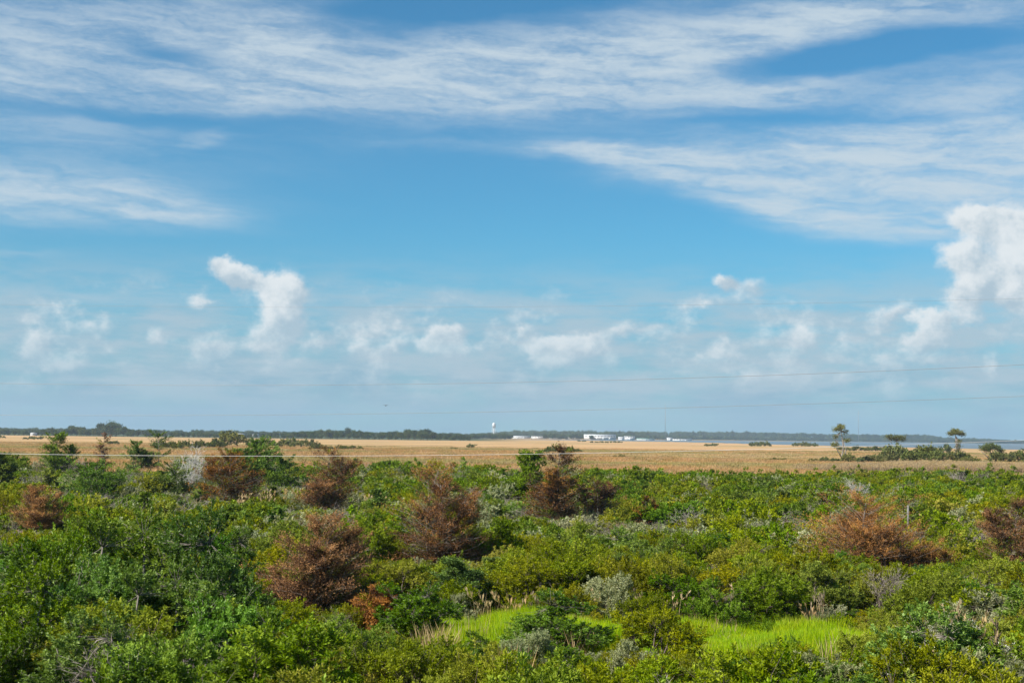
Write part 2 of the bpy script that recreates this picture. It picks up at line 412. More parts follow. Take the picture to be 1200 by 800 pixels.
# ------------------------------------------------------------------ plant builders
def unit(v):
    return v / (np.linalg.norm(v, axis=-1, keepdims=True) + 1e-9)
def bend(p0, p1, rng, n=5, sag=.12, rise=0.0):
    t = np.linspace(0, 1, n)[:, None]; L = np.linalg.norm(np.subtract(p1, p0))
    mid = rng.normal(size=3) * L * sag; mid[2] += rise * L
    return np.asarray(p0) * (1 - t) + np.asarray(p1) * t + mid * (4 * t * (1 - t)) * .5

def lobes(rng, W, H, n, zlo=.30, rad=(.15, .27)):
    """many leafy clumps set on a lumpy dome"""
    n = int(n * 2.6); d = unit(rng.normal(size=(n, 3))); d[:, 2] = np.abs(d[:, 2]) * 1.05 - .18; d = unit(d)
    bump = 1 + .22 * np.sin(3 * np.arctan2(d[:, 1], d[:, 0]) + rng.uniform(0, 6.28)) * rng.uniform(.3, 1) + rng.normal(0, .10, n)
    fr = rng.uniform(.50, .84, n) * bump
    C = np.stack([d[:, 0] * fr * W * .5, d[:, 1] * fr * W * .5, zlo * H + d[:, 2] * fr * H * (1 - zlo)], 1)
    rr = rng.uniform(*rad, n)
    Rd = np.stack([rr * W * .5 * 1.1, rr * W * .5 * 1.1, rr * W * .5 * rng.uniform(.8, 1.35, n)], 1)
    C[:, 2] = np.maximum(C[:, 2], Rd[:, 2] * .4)
    return C, Rd
def lobe_tips(rng, C, Rd, n, zmin=.05, low=-.45):
    P, O, k = [], [], 0
    w = Rd.prod(1) ** (2 / 3); w /= w.sum()
    while k < n:
        i = rng.choice(len(C), 2 * n, p=w); d = unit(rng.normal(size=(2 * n, 3)))
        keep = d[:, 2] > low; i, d = i[keep], d[keep]
        p = C[i] + d * Rd[i] * rng.uniform(.80, 1.08, (len(i), 1))
        q = (((p[:, None] - C[None]) / Rd[None]) ** 2).sum(2); q[np.arange(len(i)), i] = 9
        ok = (q.min(1) > .66) & (p[:, 2] > zmin)
        P.append(p[ok]); O.append(d[ok]); k += ok.sum()
        if len(P) > 30: break
    return np.concatenate(P)[:n], np.concatenate(O)[:n]

def shrub(seed, W, H, nl, ntips, lpt, L, Wd, twig, up=.5, mi=0, ragged=.25, stems=True, flower=0.0, zlo=.30):
    """lumpy broadleaf shrub: leafy twigs over overlapping lobes, bare stems inside"""
    rng = np.random.default_rng(seed); b, st = MB(), MB()
    C, Rd = lobes(rng, W, H, nl, zlo=zlo)
    P, O = lobe_tips(rng, C, Rd, ntips)
    n = len(P)
    ax = unit(O * .7 + np.array([0, 0, up]) + rng.normal(size=(n, 3)) * .28)
    P = P + ax * (rng.gamma(1.2, 1.0, (n, 1)) * ragged * twig)
    near = ((P[:, None] - C[None]) ** 2).sum(2).argmin(1); lob = rng.normal(.5, .10, len(C)); tipt = lob[near] + rng.normal(0, .09, n)
    tl = twig * rng.uniform(.7, 1.35, n)
    k = n * lpt; idx = np.repeat(np.arange(n), lpt)
    s = rng.uniform(0, 1, k) ** .75
    base = P[idx] - ax[idx] * (tl[idx] * (1 - s))[:, None] + rng.normal(size=(k, 3)) * twig * .05
    per = unit(np.cross(ax[idx], rng.normal(size=(k, 3))))
    al = np.radians(84 - 46 * s + rng.normal(0, 12, k))[:, None]
    D = unit(ax[idx] * np.cos(al) + per * np.sin(al) + np.array([0, 0, .12]))
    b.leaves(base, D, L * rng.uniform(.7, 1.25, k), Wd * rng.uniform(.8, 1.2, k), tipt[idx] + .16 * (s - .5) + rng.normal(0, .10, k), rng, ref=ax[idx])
    if flower:
        f = rng.choice(n, int(n * flower), replace=False); kk = np.repeat(f, 10)
        b.leaves(P[kk] + rng.normal(size=(len(kk), 3)) * .03, unit(ax[kk] + rng.normal(size=(len(kk), 3)) * .6), L * .7, Wd * 1.3, rng.normal(.5, .2, len(kk)), rng, mi=1)
    if stems:
        ns = min(len(C), max(8, nl + 4)); roots = np.stack([rng.normal(0, W * .05, ns), rng.normal(0, W * .05, ns), np.full(ns, -.12)], 1)
        forks = []
        for i in range(ns):
            c = C[i] * np.array([.9, .9, .85]); r0 = .011 * H + .006
            st.tube(bend(roots[i], c, rng, 6, .18), np.linspace(r0, r0 * .5, 6), 5, rng.uniform(.3, .7))
            forks.append(c)
        forks = np.array(forks)
        for j in rng.choice(n, min(n, 18 * nl), replace=False):
            c = forks[np.argmin(((forks - P[j]) ** 2).sum(1))]
            st.tube(bend(c, P[j] - ax[j] * .02, rng, 4, .12), np.linspace(.006, .0025, 4) * (H / 2), 3, rng.uniform(.3, .8))
    return b, st

def bare_shrub(seed, W, H, n=160, slivers=1500):
    rng = np.random.default_rng(seed); b, tw = MB(), MB()
    for i in range(9):
        a = rng.uniform(0, 6.28); r = W * .5 * rng.uniform(.2, .7)
        end = np.array([r * math.cos(a), r * math.sin(a), H * rng.uniform(.6, .95)])
        main = bend((rng.normal(0, .05), rng.normal(0, .05), -.1), end, rng, 7, .15, .1)
        b.tube(main, np.linspace(.022, .006, 7) * H / 2, 5, rng.uniform(.3, .7))
        for q in range(n // 9):
            p = main[rng.integers(2, 7)]
            d = unit(rng.normal(size=3) * .8 + np.array([main[-1][0], main[-1][1], 1.1]) * .7)
            e = p + d * H * rng.uniform(.15, .4)
            br = bend(p, e, rng, 4, .12, .08); b.tube(br, np.linspace(.007, .0025, 4) * H / 2, 3, rng.uniform(.3, .9))
            k = slivers // n
            t = rng.integers(1, 4, k)
            tw.leaves(br[t], unit(d + rng.normal(size=(k, 3)) * .7 + np.array([0, 0, .4])), rng.uniform(.10, .30, k) * H / 2, .008 * H / 1.6, rng.normal(.5, .2, k), rng)
    return tw, b

def cedar(seed, W, H, leaders=3, per=46, sprays=13, lps=11, L=.085, Wd=.017, bare=.25, skew=0.0, flat=.16, tint=.5, low=.10, bushy=.7, green=0.0):
    """wind shaped cedar: a few leaders with tiers of flat branches and short needle sprays"""
    rng = np.random.default_rng(seed); b, st = MB(), MB()
    for li in range(leaders):
        a = rng.uniform(0, 6.28); off = W * .30 * (0 if li == 0 else rng.uniform(.55, 1.2))
        h = H * (1.0 if li == 0 else rng.uniform(.45, .90))
        top = np.array([off * math.cos(a) + skew * H, off * .8 * math.sin(a), h])
        main = bend((rng.normal(0, .06), rng.normal(0, .06), -.15), top, rng, 8, .10)
        st.tube(main, np.linspace(.030, .008, 8) * H / 2.4, 6, .5)
        share = .80 if li == 0 else .58
        bt = rng.normal(tint, .12)
        for q in range(int(per * 1.1)):
            t = rng.uniform(low, 1.0) ** .9
            k = t * 7; i0 = min(6, int(k)); p = main[i0] * (1 - (k - i0)) + main[i0 + 1] * (k - i0)
            az = rng.uniform(0, 6.28); prof = (1 - t) ** bushy * .95 + .10
            ln = W * .5 * share * prof * rng.choice((.45, .7, .9, 1.1, 1.3))
            el = rng.uniform(-.08, .34) + .5 * t
            d = np.array([math.cos(az) * math.cos(el), math.sin(az) * math.cos(el), math.sin(el)])
            e = p + d * ln + np.array([skew * ln * .5, 0, 0])
            br = bend(p, e, rng, 5, .10, -.06); st.tube(br, np.linspace(.008, .0025, 5) * H / 3, 4, rng.uniform(.3, .9))
            side = unit(np.cross(d, [0, 0, 1.])); btt = bt + rng.normal(0, .20)
            naked = rng.uniform() < bare; gm = 2 if rng.uniform() < green else 0
            n = int(sprays * 1.4) if not naked else sprays // 3
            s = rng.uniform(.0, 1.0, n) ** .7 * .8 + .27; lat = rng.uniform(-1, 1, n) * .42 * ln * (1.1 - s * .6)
            c = p + (e - p) * s[:, None] + side * lat[:, None] + np.array([0, 0, 1.]) * (rng.normal(0, flat * .28, n) + .04)[:, None] * (ln + .2)
            sd_ = unit(d * .8 + side * (np.sign(lat) * .6)[:, None] + np.array([0, 0, .22]) + rng.normal(size=(n, 3)) * .22)
            idx = np.repeat(np.arange(n), lps); m = len(idx); u = rng.uniform(-.5, .5, m)[:, None]
            pos = c[idx] + sd_[idx] * u * .40 * (H / 4) + rng.normal(size=(m, 3)) * .04
            dd = unit(sd_[idx] + rng.normal(size=(m, 3)) * .55)
            b.leaves(pos, dd, L * rng.uniform(.7, 1.3, m), 1.35 * Wd * rng.uniform(.7, 1.3, m), btt + .34 * (s[idx] - .75) + .22 * (t - .4) + rng.normal(0, .17, m), rng, mi=gm, ref=np.array([0, 0, 1.]) + d * .5)  # skylight painted into the tint: outer ends and tops lighter, tops also bleached dieback
            g = 14 if naked else 5
            sl = rng.uniform(.2, 1, g); pg = p + (e - p) * sl[:, None]
            b.leaves(pg, unit(d + side * rng.normal(0, .8, (g, 1)) + rng.normal(size=(g, 3)) * .35), rng.uniform(.15, .40, g) * H / 4, .011, rng.normal(.5, .2, g), rng, mi=1)
    return b, st

def pad_tree(seed, trunks, pads, n_per, L, Wd, lps=8):
    """tree made of foliage pads carried on drawn trunks; pads are (x, y, z, rx, ry, rz)"""
    rng = np.random.default_rng(seed); b, st = MB(), MB()
    for pts, r0, r1 in trunks:
        st.tube(pts, np.linspace(r0, r1, len(pts)), 6, .5)
    tops = [np.array(t[0][-1]) for t in trunks]
    for (x, y, z, rx, ry, rz) in pads:
        n = max(6, int(n_per * rx * ry)); d = unit(rng.normal(size=(n, 3))); c = np.array([x, y, z])
        p = c + d * np.array([rx, ry, rz]) * rng.uniform(.35, 1.05, (n, 1)); idx = np.repeat(np.arange(n), lps); m = len(idx)
        pt = rng.normal(.5, .14, n) + .08 * d[:, 2]
        b.leaves(p[idx] + rng.normal(size=(m, 3)) * L * .6, unit(d[idx] * .6 + rng.normal(size=(m, 3)) * .8 + np.array([0, 0, .4])), L * rng.uniform(.7, 1.3, m), Wd, pt[idx] + rng.normal(0, .08, m), rng)
        src = tops[int(np.argmin([np.linalg.norm(c - q) for q in tops]))]
        for q in range(4):
            st.tube(bend(src * .8 + np.array([0, 0, z * .18]), p[rng.integers(n)], rng, 4, .1, -.05), np.linspace(.12, .04, 4) * (.5 + rx * .12), 4, .5)
    return b, st

def grass_clump(seed, rad, n, h, wd, lean=.35, heads=0.0, mats=('straw',), tl=.5):
    rng = np.random.default_rng(seed); b = MB()
    a = rng.uniform(0, 6.28, n); r = np.sqrt(rng.uniform(0, 1, n)) * rad
    P = np.stack([r * np.cos(a), r * np.sin(a), np.full(n, -.05)], 1)
    D = unit(np.stack([rng.normal(0, lean, n), rng.normal(0, lean, n), np.ones(n)], 1))
    hh = h * rng.uniform(.6, 1.2, n)
    b.leaves(P, D, hh, wd, rng.normal(tl, .18, n), rng, fold=.15)
    if heads:
        k = int(n * heads); i = rng.choice(n, k, replace=False); j = np.repeat(i, 7)
        b.leaves(P[j] + D[j] * (hh[j] * rng.uniform(.82, 1.0, len(j)))[:, None], unit(D[j] + rng.normal(size=(len(j), 3)) * .25), .22, .05, rng.normal(.75, .15, len(j)), rng, mi=1)
    return b

def scatter(name, sources, pts, label, cat=None, kind='stuff'):
    """one uncountable mass: points with turn, scale and choice, instanced by geometry nodes"""
    src = bpy.data.collections.new(name + '_sources')
    for i, me in enumerate(sources):
        o = bpy.data.objects.new('%s_source.%03d' % (name, i), me); src.objects.link(o)
    n = len(pts); me = bpy.data.meshes.new(name); me.vertices.add(n)
    A = np.array([p[0] for p in pts], np.float32); me.vertices.foreach_set('co', A.ravel())
    for nm, ty, vals in (('turn', 'FLOAT', [p[1] for p in pts]), ('pick', 'INT', [p[3] for p in pts])):
        at = me.attributes.new(nm, ty, 'POINT'); at.data.foreach_set('value', np.array(vals, np.float32 if ty == 'FLOAT' else np.int32))
    at = me.attributes.new('size', 'FLOAT_VECTOR', 'POINT'); at.data.foreach_set('vector', np.array([p[2] for p in pts], np.float32).ravel())
    o = link(name, me)
    g = bpy.data.node_groups.new(name + '_nodes', 'GeometryNodeTree')
    g.interface.new_socket('Geometry', in_out='INPUT', socket_type='NodeSocketGeometry'); g.interface.new_socket('Geometry', in_out='OUTPUT', socket_type='NodeSocketGeometry')
    nd, lk = g.nodes, g.links
    gi, go = nd.new('NodeGroupInput'), nd.new('NodeGroupOutput')
    ci = nd.new('GeometryNodeCollectionInfo'); ci.inputs['Collection'].default_value = src; ci.inputs['Separate Children'].default_value = True; ci.inputs['Reset Children'].default_value = True
    ip = nd.new('GeometryNodeInstanceOnPoints'); ip.inputs['Pick Instance'].default_value = True
    def attr(nm, ty):
        a = nd.new('GeometryNodeInputNamedAttribute'); a.data_type = ty; a.inputs['Name'].default_value = nm
        return a.outputs['Attribute']
    cx = nd.new('ShaderNodeCombineXYZ'); lk.new(attr('turn', 'FLOAT'), cx.inputs[2])
    lk.new(gi.outputs[0], ip.inputs['Points']); lk.new(ci.outputs[0], ip.inputs['Instance']); lk.new(attr('pick', 'INT'), ip.inputs['Instance Index'])
    lk.new(cx.outputs[0], ip.inputs['Rotation']); lk.new(attr('size', 'FLOAT_VECTOR'), ip.inputs['Scale']); lk.new(ip.outputs[0], go.inputs[0])
    md = o.modifiers.new('scatter', 'NODES'); md.node_group = g
    return tag(o, label, cat, kind=kind)

# ------------------------------------------------------------------ shrub prototypes (near: leaf by leaf, far: coarser sprays)
NEAR, FAR = {}, {}
def reg(kind, W, H, fol, st, mats, wood):
    NEAR.setdefault(kind, []).append((fol.mesh(kind + '_foliage', mats), st.mesh(kind + '_stems', wood), W, H))
def regfar(kind, W, H, fol, mats):
    FAR.setdefault(kind, []).append((fol.mesh(kind, mats), W, H))
SPEC = {  # kind: W, H, lobes, tips, leaves per tip, leaf length, leaf width, twig length, up
 'myrtle': (2.5, 2.0, 9, 520, 34, .085, .032, .26, .60),
 'olive': (2.3, 1.7, 10, 620, 30, .070, .024, .24, .55),
 'pale': (1.9, 1.5, 8, 400, 32, .075, .026, .28, .95),
 'bay': (3.6, 3.4, 12, 900, 32, .098, .042, .32, .60),
}
for kind, (W, H, nl, nt, lp, L, wd, tw, up) in SPEC.items():
    for k in range(4 if kind in ('myrtle', 'olive') else 3):
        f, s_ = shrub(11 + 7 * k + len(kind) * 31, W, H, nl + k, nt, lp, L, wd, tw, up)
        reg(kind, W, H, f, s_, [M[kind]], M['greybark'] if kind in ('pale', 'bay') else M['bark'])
        f, s_ = shrub(91 + 7 * k + len(kind) * 31, W, H, nl + k, nt // 3, 13, L * 1.9, wd * 2.3, tw, up, stems=False)
        regfar(kind, W, H, f, [M[kind]])
for k in range(3):
    f, s_ = bare_shrub(300 + k, 1.9, 1.7); reg('bare', 1.9, 1.7, f, s_, [M['twig']], M['twig'])
    f, s_ = bare_shrub(320 + k, 1.9, 1.7, n=90, slivers=900)
    f.v += s_.v; f.f += [q + f.n for q in s_.f]; f.t += s_.t; f.mi += s_.mi; f.n += s_.n
    regfar('bare', 1.9, 1.7, f, [M['twig']])
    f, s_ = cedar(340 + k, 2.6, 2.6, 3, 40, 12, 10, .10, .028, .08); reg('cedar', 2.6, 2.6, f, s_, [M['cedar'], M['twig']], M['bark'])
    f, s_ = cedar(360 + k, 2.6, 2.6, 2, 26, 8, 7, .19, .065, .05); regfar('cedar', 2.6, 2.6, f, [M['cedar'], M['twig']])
f, s_ = shrub(555, 2.2, 1.7, 9, 380, 30, .080, .024, .36, .9, flower=.45); reg('tufted', 2.2, 1.7, f, s_, [M['pale'], M['white']], M['greybark'])

NAMES = {'myrtle': ('wax_myrtle_shrub', 'mid green leafy shrub'), 'olive': ('olive_shrub', 'yellow olive fine leaved shrub'),
         'pale': ('groundsel_shrub', 'pale grey green upright shrub'), 'bay': ('bay_shrub', 'glossy dark green shrub'),
         'bare': ('bare_twig_shrub', 'leafless grey twig shrub'), 'cedar': ('green_cedar_shrub', 'dark green tiered cedar shrub'), 'tufted': ('groundsel_shrub', 'white tufted groundsel shrub')}
NV = random.Random(5)
def put_near(kind, x, y, w, h, label, group, rot=None, which=None, cat='shrub', name=None):
    fo, st, W, H = NEAR[kind][which if which is not None else NV.randrange(len(NEAR[kind]))]
    r = empty(name or NAMES[kind][0], (x, y, ground_z(x, y))); r.scale = (w / W, w / W, h / H); r.rotation_euler.z = NV.uniform(0, 6.28) if rot is None else rot
    link('foliage', fo, r); link('stems', st, r)
    return tag(r, label, cat, group)
def put_far(kind, x, y, w, h, label, group, cat='shrub', name=None):
    me, W, H = FAR[kind][NV.randrange(len(FAR[kind]))]
    o = link(name or NAMES[kind][0], me); o.location = (x, y, ground_z(x, y)); o.scale = (w / W, w / W, h / H); o.rotation_euler.z = NV.uniform(0, 6.28)
    return tag(o, label, cat, group)

# ------------------------------------------------------------------ single plants the photograph picks out
KEEP_OUT = []                                  # (x, y, radius) taken by those plants
WINDOWS = []                                   # (px0, px1, distance, photo y above which nothing nearer may rise)
def spot(px, ybase, ytop, wpx):
    x, y = ground_at(px, ybase)
    h = CAM_H - (ytop - horizon(px)) * y / FPX
    return x, y, max(.5, h), wpx * y / FPX

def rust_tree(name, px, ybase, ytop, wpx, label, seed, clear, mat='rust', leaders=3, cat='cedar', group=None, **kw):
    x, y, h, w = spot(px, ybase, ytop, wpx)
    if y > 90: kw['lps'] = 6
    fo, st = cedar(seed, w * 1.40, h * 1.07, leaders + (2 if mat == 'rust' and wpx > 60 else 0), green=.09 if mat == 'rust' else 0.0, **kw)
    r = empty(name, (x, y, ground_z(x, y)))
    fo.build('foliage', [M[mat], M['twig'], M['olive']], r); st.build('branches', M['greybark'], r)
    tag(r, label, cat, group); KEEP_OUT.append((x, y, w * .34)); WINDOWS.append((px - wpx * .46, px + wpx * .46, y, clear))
    return r
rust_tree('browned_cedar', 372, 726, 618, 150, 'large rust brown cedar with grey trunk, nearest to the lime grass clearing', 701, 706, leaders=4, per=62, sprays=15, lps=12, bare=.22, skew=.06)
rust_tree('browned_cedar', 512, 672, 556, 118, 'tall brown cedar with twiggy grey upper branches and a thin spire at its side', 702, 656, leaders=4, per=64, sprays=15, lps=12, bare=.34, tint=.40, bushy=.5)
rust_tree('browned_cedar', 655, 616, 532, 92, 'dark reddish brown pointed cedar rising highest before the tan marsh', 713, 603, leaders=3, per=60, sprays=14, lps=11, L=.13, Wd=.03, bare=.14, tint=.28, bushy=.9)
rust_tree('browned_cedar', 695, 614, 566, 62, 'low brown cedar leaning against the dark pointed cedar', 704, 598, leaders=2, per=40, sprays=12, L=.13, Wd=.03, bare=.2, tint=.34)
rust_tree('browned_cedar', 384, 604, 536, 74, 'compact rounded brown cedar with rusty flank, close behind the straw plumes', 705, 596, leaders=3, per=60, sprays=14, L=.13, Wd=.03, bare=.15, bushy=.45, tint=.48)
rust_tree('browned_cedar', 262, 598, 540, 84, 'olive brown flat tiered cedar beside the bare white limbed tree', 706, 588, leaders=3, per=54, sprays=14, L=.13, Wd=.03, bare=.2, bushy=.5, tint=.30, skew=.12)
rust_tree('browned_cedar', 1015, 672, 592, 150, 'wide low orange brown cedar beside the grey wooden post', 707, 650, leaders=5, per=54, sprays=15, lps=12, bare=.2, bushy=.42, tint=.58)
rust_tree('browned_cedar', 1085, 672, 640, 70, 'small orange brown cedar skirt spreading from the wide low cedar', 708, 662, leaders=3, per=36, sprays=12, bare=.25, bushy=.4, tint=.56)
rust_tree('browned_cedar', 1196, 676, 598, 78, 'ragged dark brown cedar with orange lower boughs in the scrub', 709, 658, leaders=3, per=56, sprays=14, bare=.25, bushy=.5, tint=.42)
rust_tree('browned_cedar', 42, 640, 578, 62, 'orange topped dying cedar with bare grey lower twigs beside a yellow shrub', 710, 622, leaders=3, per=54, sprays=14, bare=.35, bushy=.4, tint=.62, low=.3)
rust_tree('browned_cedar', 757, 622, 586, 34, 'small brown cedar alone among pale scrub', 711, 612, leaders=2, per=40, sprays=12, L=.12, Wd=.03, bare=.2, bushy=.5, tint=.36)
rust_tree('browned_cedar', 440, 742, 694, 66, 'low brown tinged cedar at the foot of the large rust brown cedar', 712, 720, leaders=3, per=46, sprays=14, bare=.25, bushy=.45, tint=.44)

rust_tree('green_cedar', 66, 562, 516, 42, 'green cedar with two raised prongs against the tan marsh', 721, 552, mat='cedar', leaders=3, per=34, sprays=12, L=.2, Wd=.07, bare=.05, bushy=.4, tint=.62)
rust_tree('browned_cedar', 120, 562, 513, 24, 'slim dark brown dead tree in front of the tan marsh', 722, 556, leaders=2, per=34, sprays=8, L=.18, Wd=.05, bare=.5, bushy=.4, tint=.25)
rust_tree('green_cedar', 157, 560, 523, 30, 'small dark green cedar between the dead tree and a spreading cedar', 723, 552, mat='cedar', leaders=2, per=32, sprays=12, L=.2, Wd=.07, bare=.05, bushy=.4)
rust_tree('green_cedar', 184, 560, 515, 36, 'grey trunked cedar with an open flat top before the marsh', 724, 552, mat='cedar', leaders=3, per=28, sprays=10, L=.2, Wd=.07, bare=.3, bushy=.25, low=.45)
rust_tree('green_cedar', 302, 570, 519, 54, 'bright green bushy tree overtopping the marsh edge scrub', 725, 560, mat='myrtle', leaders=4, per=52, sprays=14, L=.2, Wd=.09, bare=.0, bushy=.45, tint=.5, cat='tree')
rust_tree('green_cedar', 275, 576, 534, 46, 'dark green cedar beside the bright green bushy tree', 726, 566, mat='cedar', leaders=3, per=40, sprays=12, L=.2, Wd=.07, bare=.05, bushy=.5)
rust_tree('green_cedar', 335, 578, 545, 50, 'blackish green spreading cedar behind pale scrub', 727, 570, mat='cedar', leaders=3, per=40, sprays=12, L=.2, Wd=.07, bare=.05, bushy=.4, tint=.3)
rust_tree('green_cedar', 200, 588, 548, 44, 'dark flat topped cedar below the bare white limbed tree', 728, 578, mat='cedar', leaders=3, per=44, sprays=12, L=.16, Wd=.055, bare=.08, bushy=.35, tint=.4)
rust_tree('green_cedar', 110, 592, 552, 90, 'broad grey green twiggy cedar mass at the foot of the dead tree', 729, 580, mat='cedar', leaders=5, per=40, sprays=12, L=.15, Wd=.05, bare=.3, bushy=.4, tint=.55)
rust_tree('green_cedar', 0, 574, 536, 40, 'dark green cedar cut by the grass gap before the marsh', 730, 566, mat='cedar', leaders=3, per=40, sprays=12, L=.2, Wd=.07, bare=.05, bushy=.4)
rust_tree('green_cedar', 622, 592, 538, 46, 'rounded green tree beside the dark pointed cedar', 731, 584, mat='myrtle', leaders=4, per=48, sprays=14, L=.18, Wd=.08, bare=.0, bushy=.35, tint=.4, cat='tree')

def bare_tree(px, ybase, ytop, wpx, label, seed, mat='greylimb'):
    x, y, h, w = spot(px, ybase, ytop, wpx)
    tw, st = bare_shrub(seed, w, h, n=200, slivers=2000)
    r = empty('bare_tree', (x, y, ground_z(x, y)))
    st.build('branches', M[mat], r); tw.build('twigs', M[mat], r)
    tag(r, label, 'bare tree'); KEEP_OUT.append((x, y, w * .3)); WINDOWS.append((px - wpx * .4, px + wpx * .4, y, ybase - 12))
M['greylimb'] = leaf_mat('pale_dead_limb', (.30, .28, .26), (.46, .44, .41), (.60, .58, .55), trans=0, rough=.9)
bare_tree(222, 582, 531, 44, 'bare white limbed tree among dark cedars', 741)
bare_tree(1038, 728, 676, 46, 'arching grey leafless bush in the shade of the dark olive bush', 742, 'twig')
bare_tree(1006, 590, 563, 40, 'pale leafless thicket bush near the marsh, beside green scrub', 743)

# big glossy bushes, and the bushes round the clearing
def near_at(kind, px, d, h, w, label, which=None, group=None, name=None):
    x = (px - 600) / FPX * d; KEEP_OUT.append((x, d, w * .30))
    return put_near(kind, x, d, w, h, label, group, which=which, name=name)
BIG = 'tall glossy green bushes massed together'
for i, (px, d, h, w) in enumerate([(88, 45, 3.85, 3.9), (165, 43.5, 4.05, 4.2), (245, 42, 3.65, 3.7), (130, 39, 3.3, 3.6), (205, 38, 3.05, 3.4), (60, 37, 2.7, 3.2), (275, 37, 2.5, 3.0), (120, 33, 2.3, 3.0), (185, 31, 1.9, 2.8), (15, 34, 2.1, 2.6), (262, 31, 1.8, 2.6), (330, 35.5, 1.9, 2.4)]):
    near_at('bay', px, d, h, w, 'tall glossy green bush in the mass of large bushes beside the rust cedar', which=i % 3, group=BIG)
near_at('olive', 4, 88, 2.6, 2.6, 'bright yellow shrub beside the orange topped dying cedar')
near_at('bay', 492, 46, 1.7, 3.2, 'dark shaded bush at the end of the lime grass clearing')
near_at('bay', 655, 42.3, 1.65, 3.2, 'dark glossy bush standing inside the lime grass clearing')
near_at('bay', 562, 39.5, .95, 1.5, 'small dark leafy bush at the grass clearing rim')
near_at('pale', 622, 40, 1.05, 1.7, 'feathery pale bush beside the dark bush in the clearing')
near_at('olive', 772, 39.5, 1.7, 2.9, 'open twiggy olive bush splitting the lime grass clearing')
near_at('pale', 745, 36.5, 1.3, 1.6, 'pale bush in front of the open twiggy olive bush')
near_at('olive', 958, 54, 2.25, 3.6, 'large dark olive bush behind the grass clearing, beside an arching leafless bush')
near_at('olive', 905, 57, 2.0, 2.8, 'olive bush adjoining the large dark olive bush')
near_at('bay', 905, 34.5, 1.35, 2.4, 'glossy green bush between the clearing and the white tufted bushes')
near_at('bay', 985, 33, 1.45, 2.4, 'broad glossy bush next to the white tufted bushes')
for px, d, h, w in ((1075, 36.5, 1.85, 2.2), (1128, 38, 2.0, 2.4), (1180, 36, 1.7, 2.3), (1135, 33.5, 1.5, 2.2), (1052, 33, 1.1, 1.6)):
    near_at('tufted', px, d, h, w, 'groundsel bush covered in white tufts', group='white tufted groundsel bushes')
near_at('tufted', 318, 32, 1.35, 1.8, 'white tufted groundsel bush beside the tall glossy bushes')
near_at('olive', 1195, 40, 1.7, 1.8, 'yellow orange bush behind the white tufted bushes')

# ------------------------------------------------------------------ the scrub
CLEAR = [(.2, 45.6, 2.5, 3.4), (3.6, 45.1, 2.8, 3.0), (8.0, 44.5, 3.3, 2.8), (-2.4, 47.8, 1.6, 1.3)]
WINDOWS += [(536, 640, 43.5, 757), (640, 735, 43.5, 762), (735, 870, 43, 764), (870, 1000, 43, 764), (445, 536, 46, 742)]
def in_clearing(x, y, g=0.0):
    return any(((x - a) / (c + g)) ** 2 + ((y - b_) / (d + g)) ** 2 < 1 for a, b_, c, d in CLEAR)
rnd = random.Random(21)
def nz(x, y, s, o): return mnoise.noise((x * s + o, y * s - o, o * .37))
def edge_d(x, y): return 198 + 16 * nz(x, y, .03, 5) + 9 * nz(x, y, .11, 8)
plants = []
yy = 17.0
while yy < 226:  # rows of scrub, nearest first
    step = 1.75 if yy < 80 else 2.0
    half = yy * .36 * 1.13 + 5
    xx = -half
    while xx < half:
        x = xx + rnd.uniform(-.5, .5) * step; y = yy + rnd.uniform(-.5, .5) * step; xx += step
        if y > edge_d(x, y) or in_clearing(x, y, .3): continue
        if any((x - a) ** 2 + (y - b_) ** 2 < r * r for a, b_, r in KEEP_OUT): continue
        px = ppx(x, y); n1, n2, n3 = nz(x, y, .055, 1.3), nz(x, y, .05, 9.7), nz(x, y, .09, 4.2)
        u = rnd.random()
        if y < 62 and px < 330: P = dict(bay=.40, myrtle=.34, olive=.14, pale=.06, bare=.05, cedar=.01)
        elif y < 75: P = dict(olive=.58, myrtle=.27, pale=.05, bare=.03, cedar=.02, bay=.05)
        elif y < 140: P = dict(olive=.34, myrtle=.26, pale=.24, bare=.14, cedar=.02, bay=.0)
        else: P = dict(olive=.28, myrtle=.36, pale=.22, bare=.11, cedar=.03, bay=.0)
        P = dict(P)
        P['pale'] *= max(.1, 1 + 3.2 * n1); P['bare'] *= max(.05, 1 + 3.4 * n2); P['olive'] *= max(.25, 1 + 1.4 * n3); P['cedar'] *= max(.1, 1 - 2.5 * n1)
        if px < 420 and y > 90: P['cedar'] *= 2.2
        tot = sum(P.values()); acc = 0
        for kind, p in P.items():
            acc += p / tot
            if u <= acc: break
        h = 1.35 + .55 * nz(x, y, .04, 2.2) + .55 * nz(x, y, .14, 6.1) + rnd.choice((-.45, -.25, 0, .2, .5, .75))
        h *= {'myrtle': 1.12, 'olive': 1.0, 'pale': .86, 'bare': .86, 'cedar': 1.12, 'bay': 1.2}[kind]
        if px < 330 and y > 100: h *= 1.18
        if y > 165: h *= 1.12
        h = max(.7, h)
        for p0, p1, dd, yl in WINDOWS:
            m = 14 + 900 / y
            if p0 - m < px < p1 + m and y < dd - .5:
                h = min(h, CAM_H - (yl - horizon(px)) * y / FPX)
        if h < .42: continue
        w = max(1.4, h * rnd.uniform(1.3, 1.9)) if h > .8 else 1.4
        plants.append((y, x, kind, min(w, 4.2), h, px))
    yy += step
plants.sort()
count, rest = {}, []
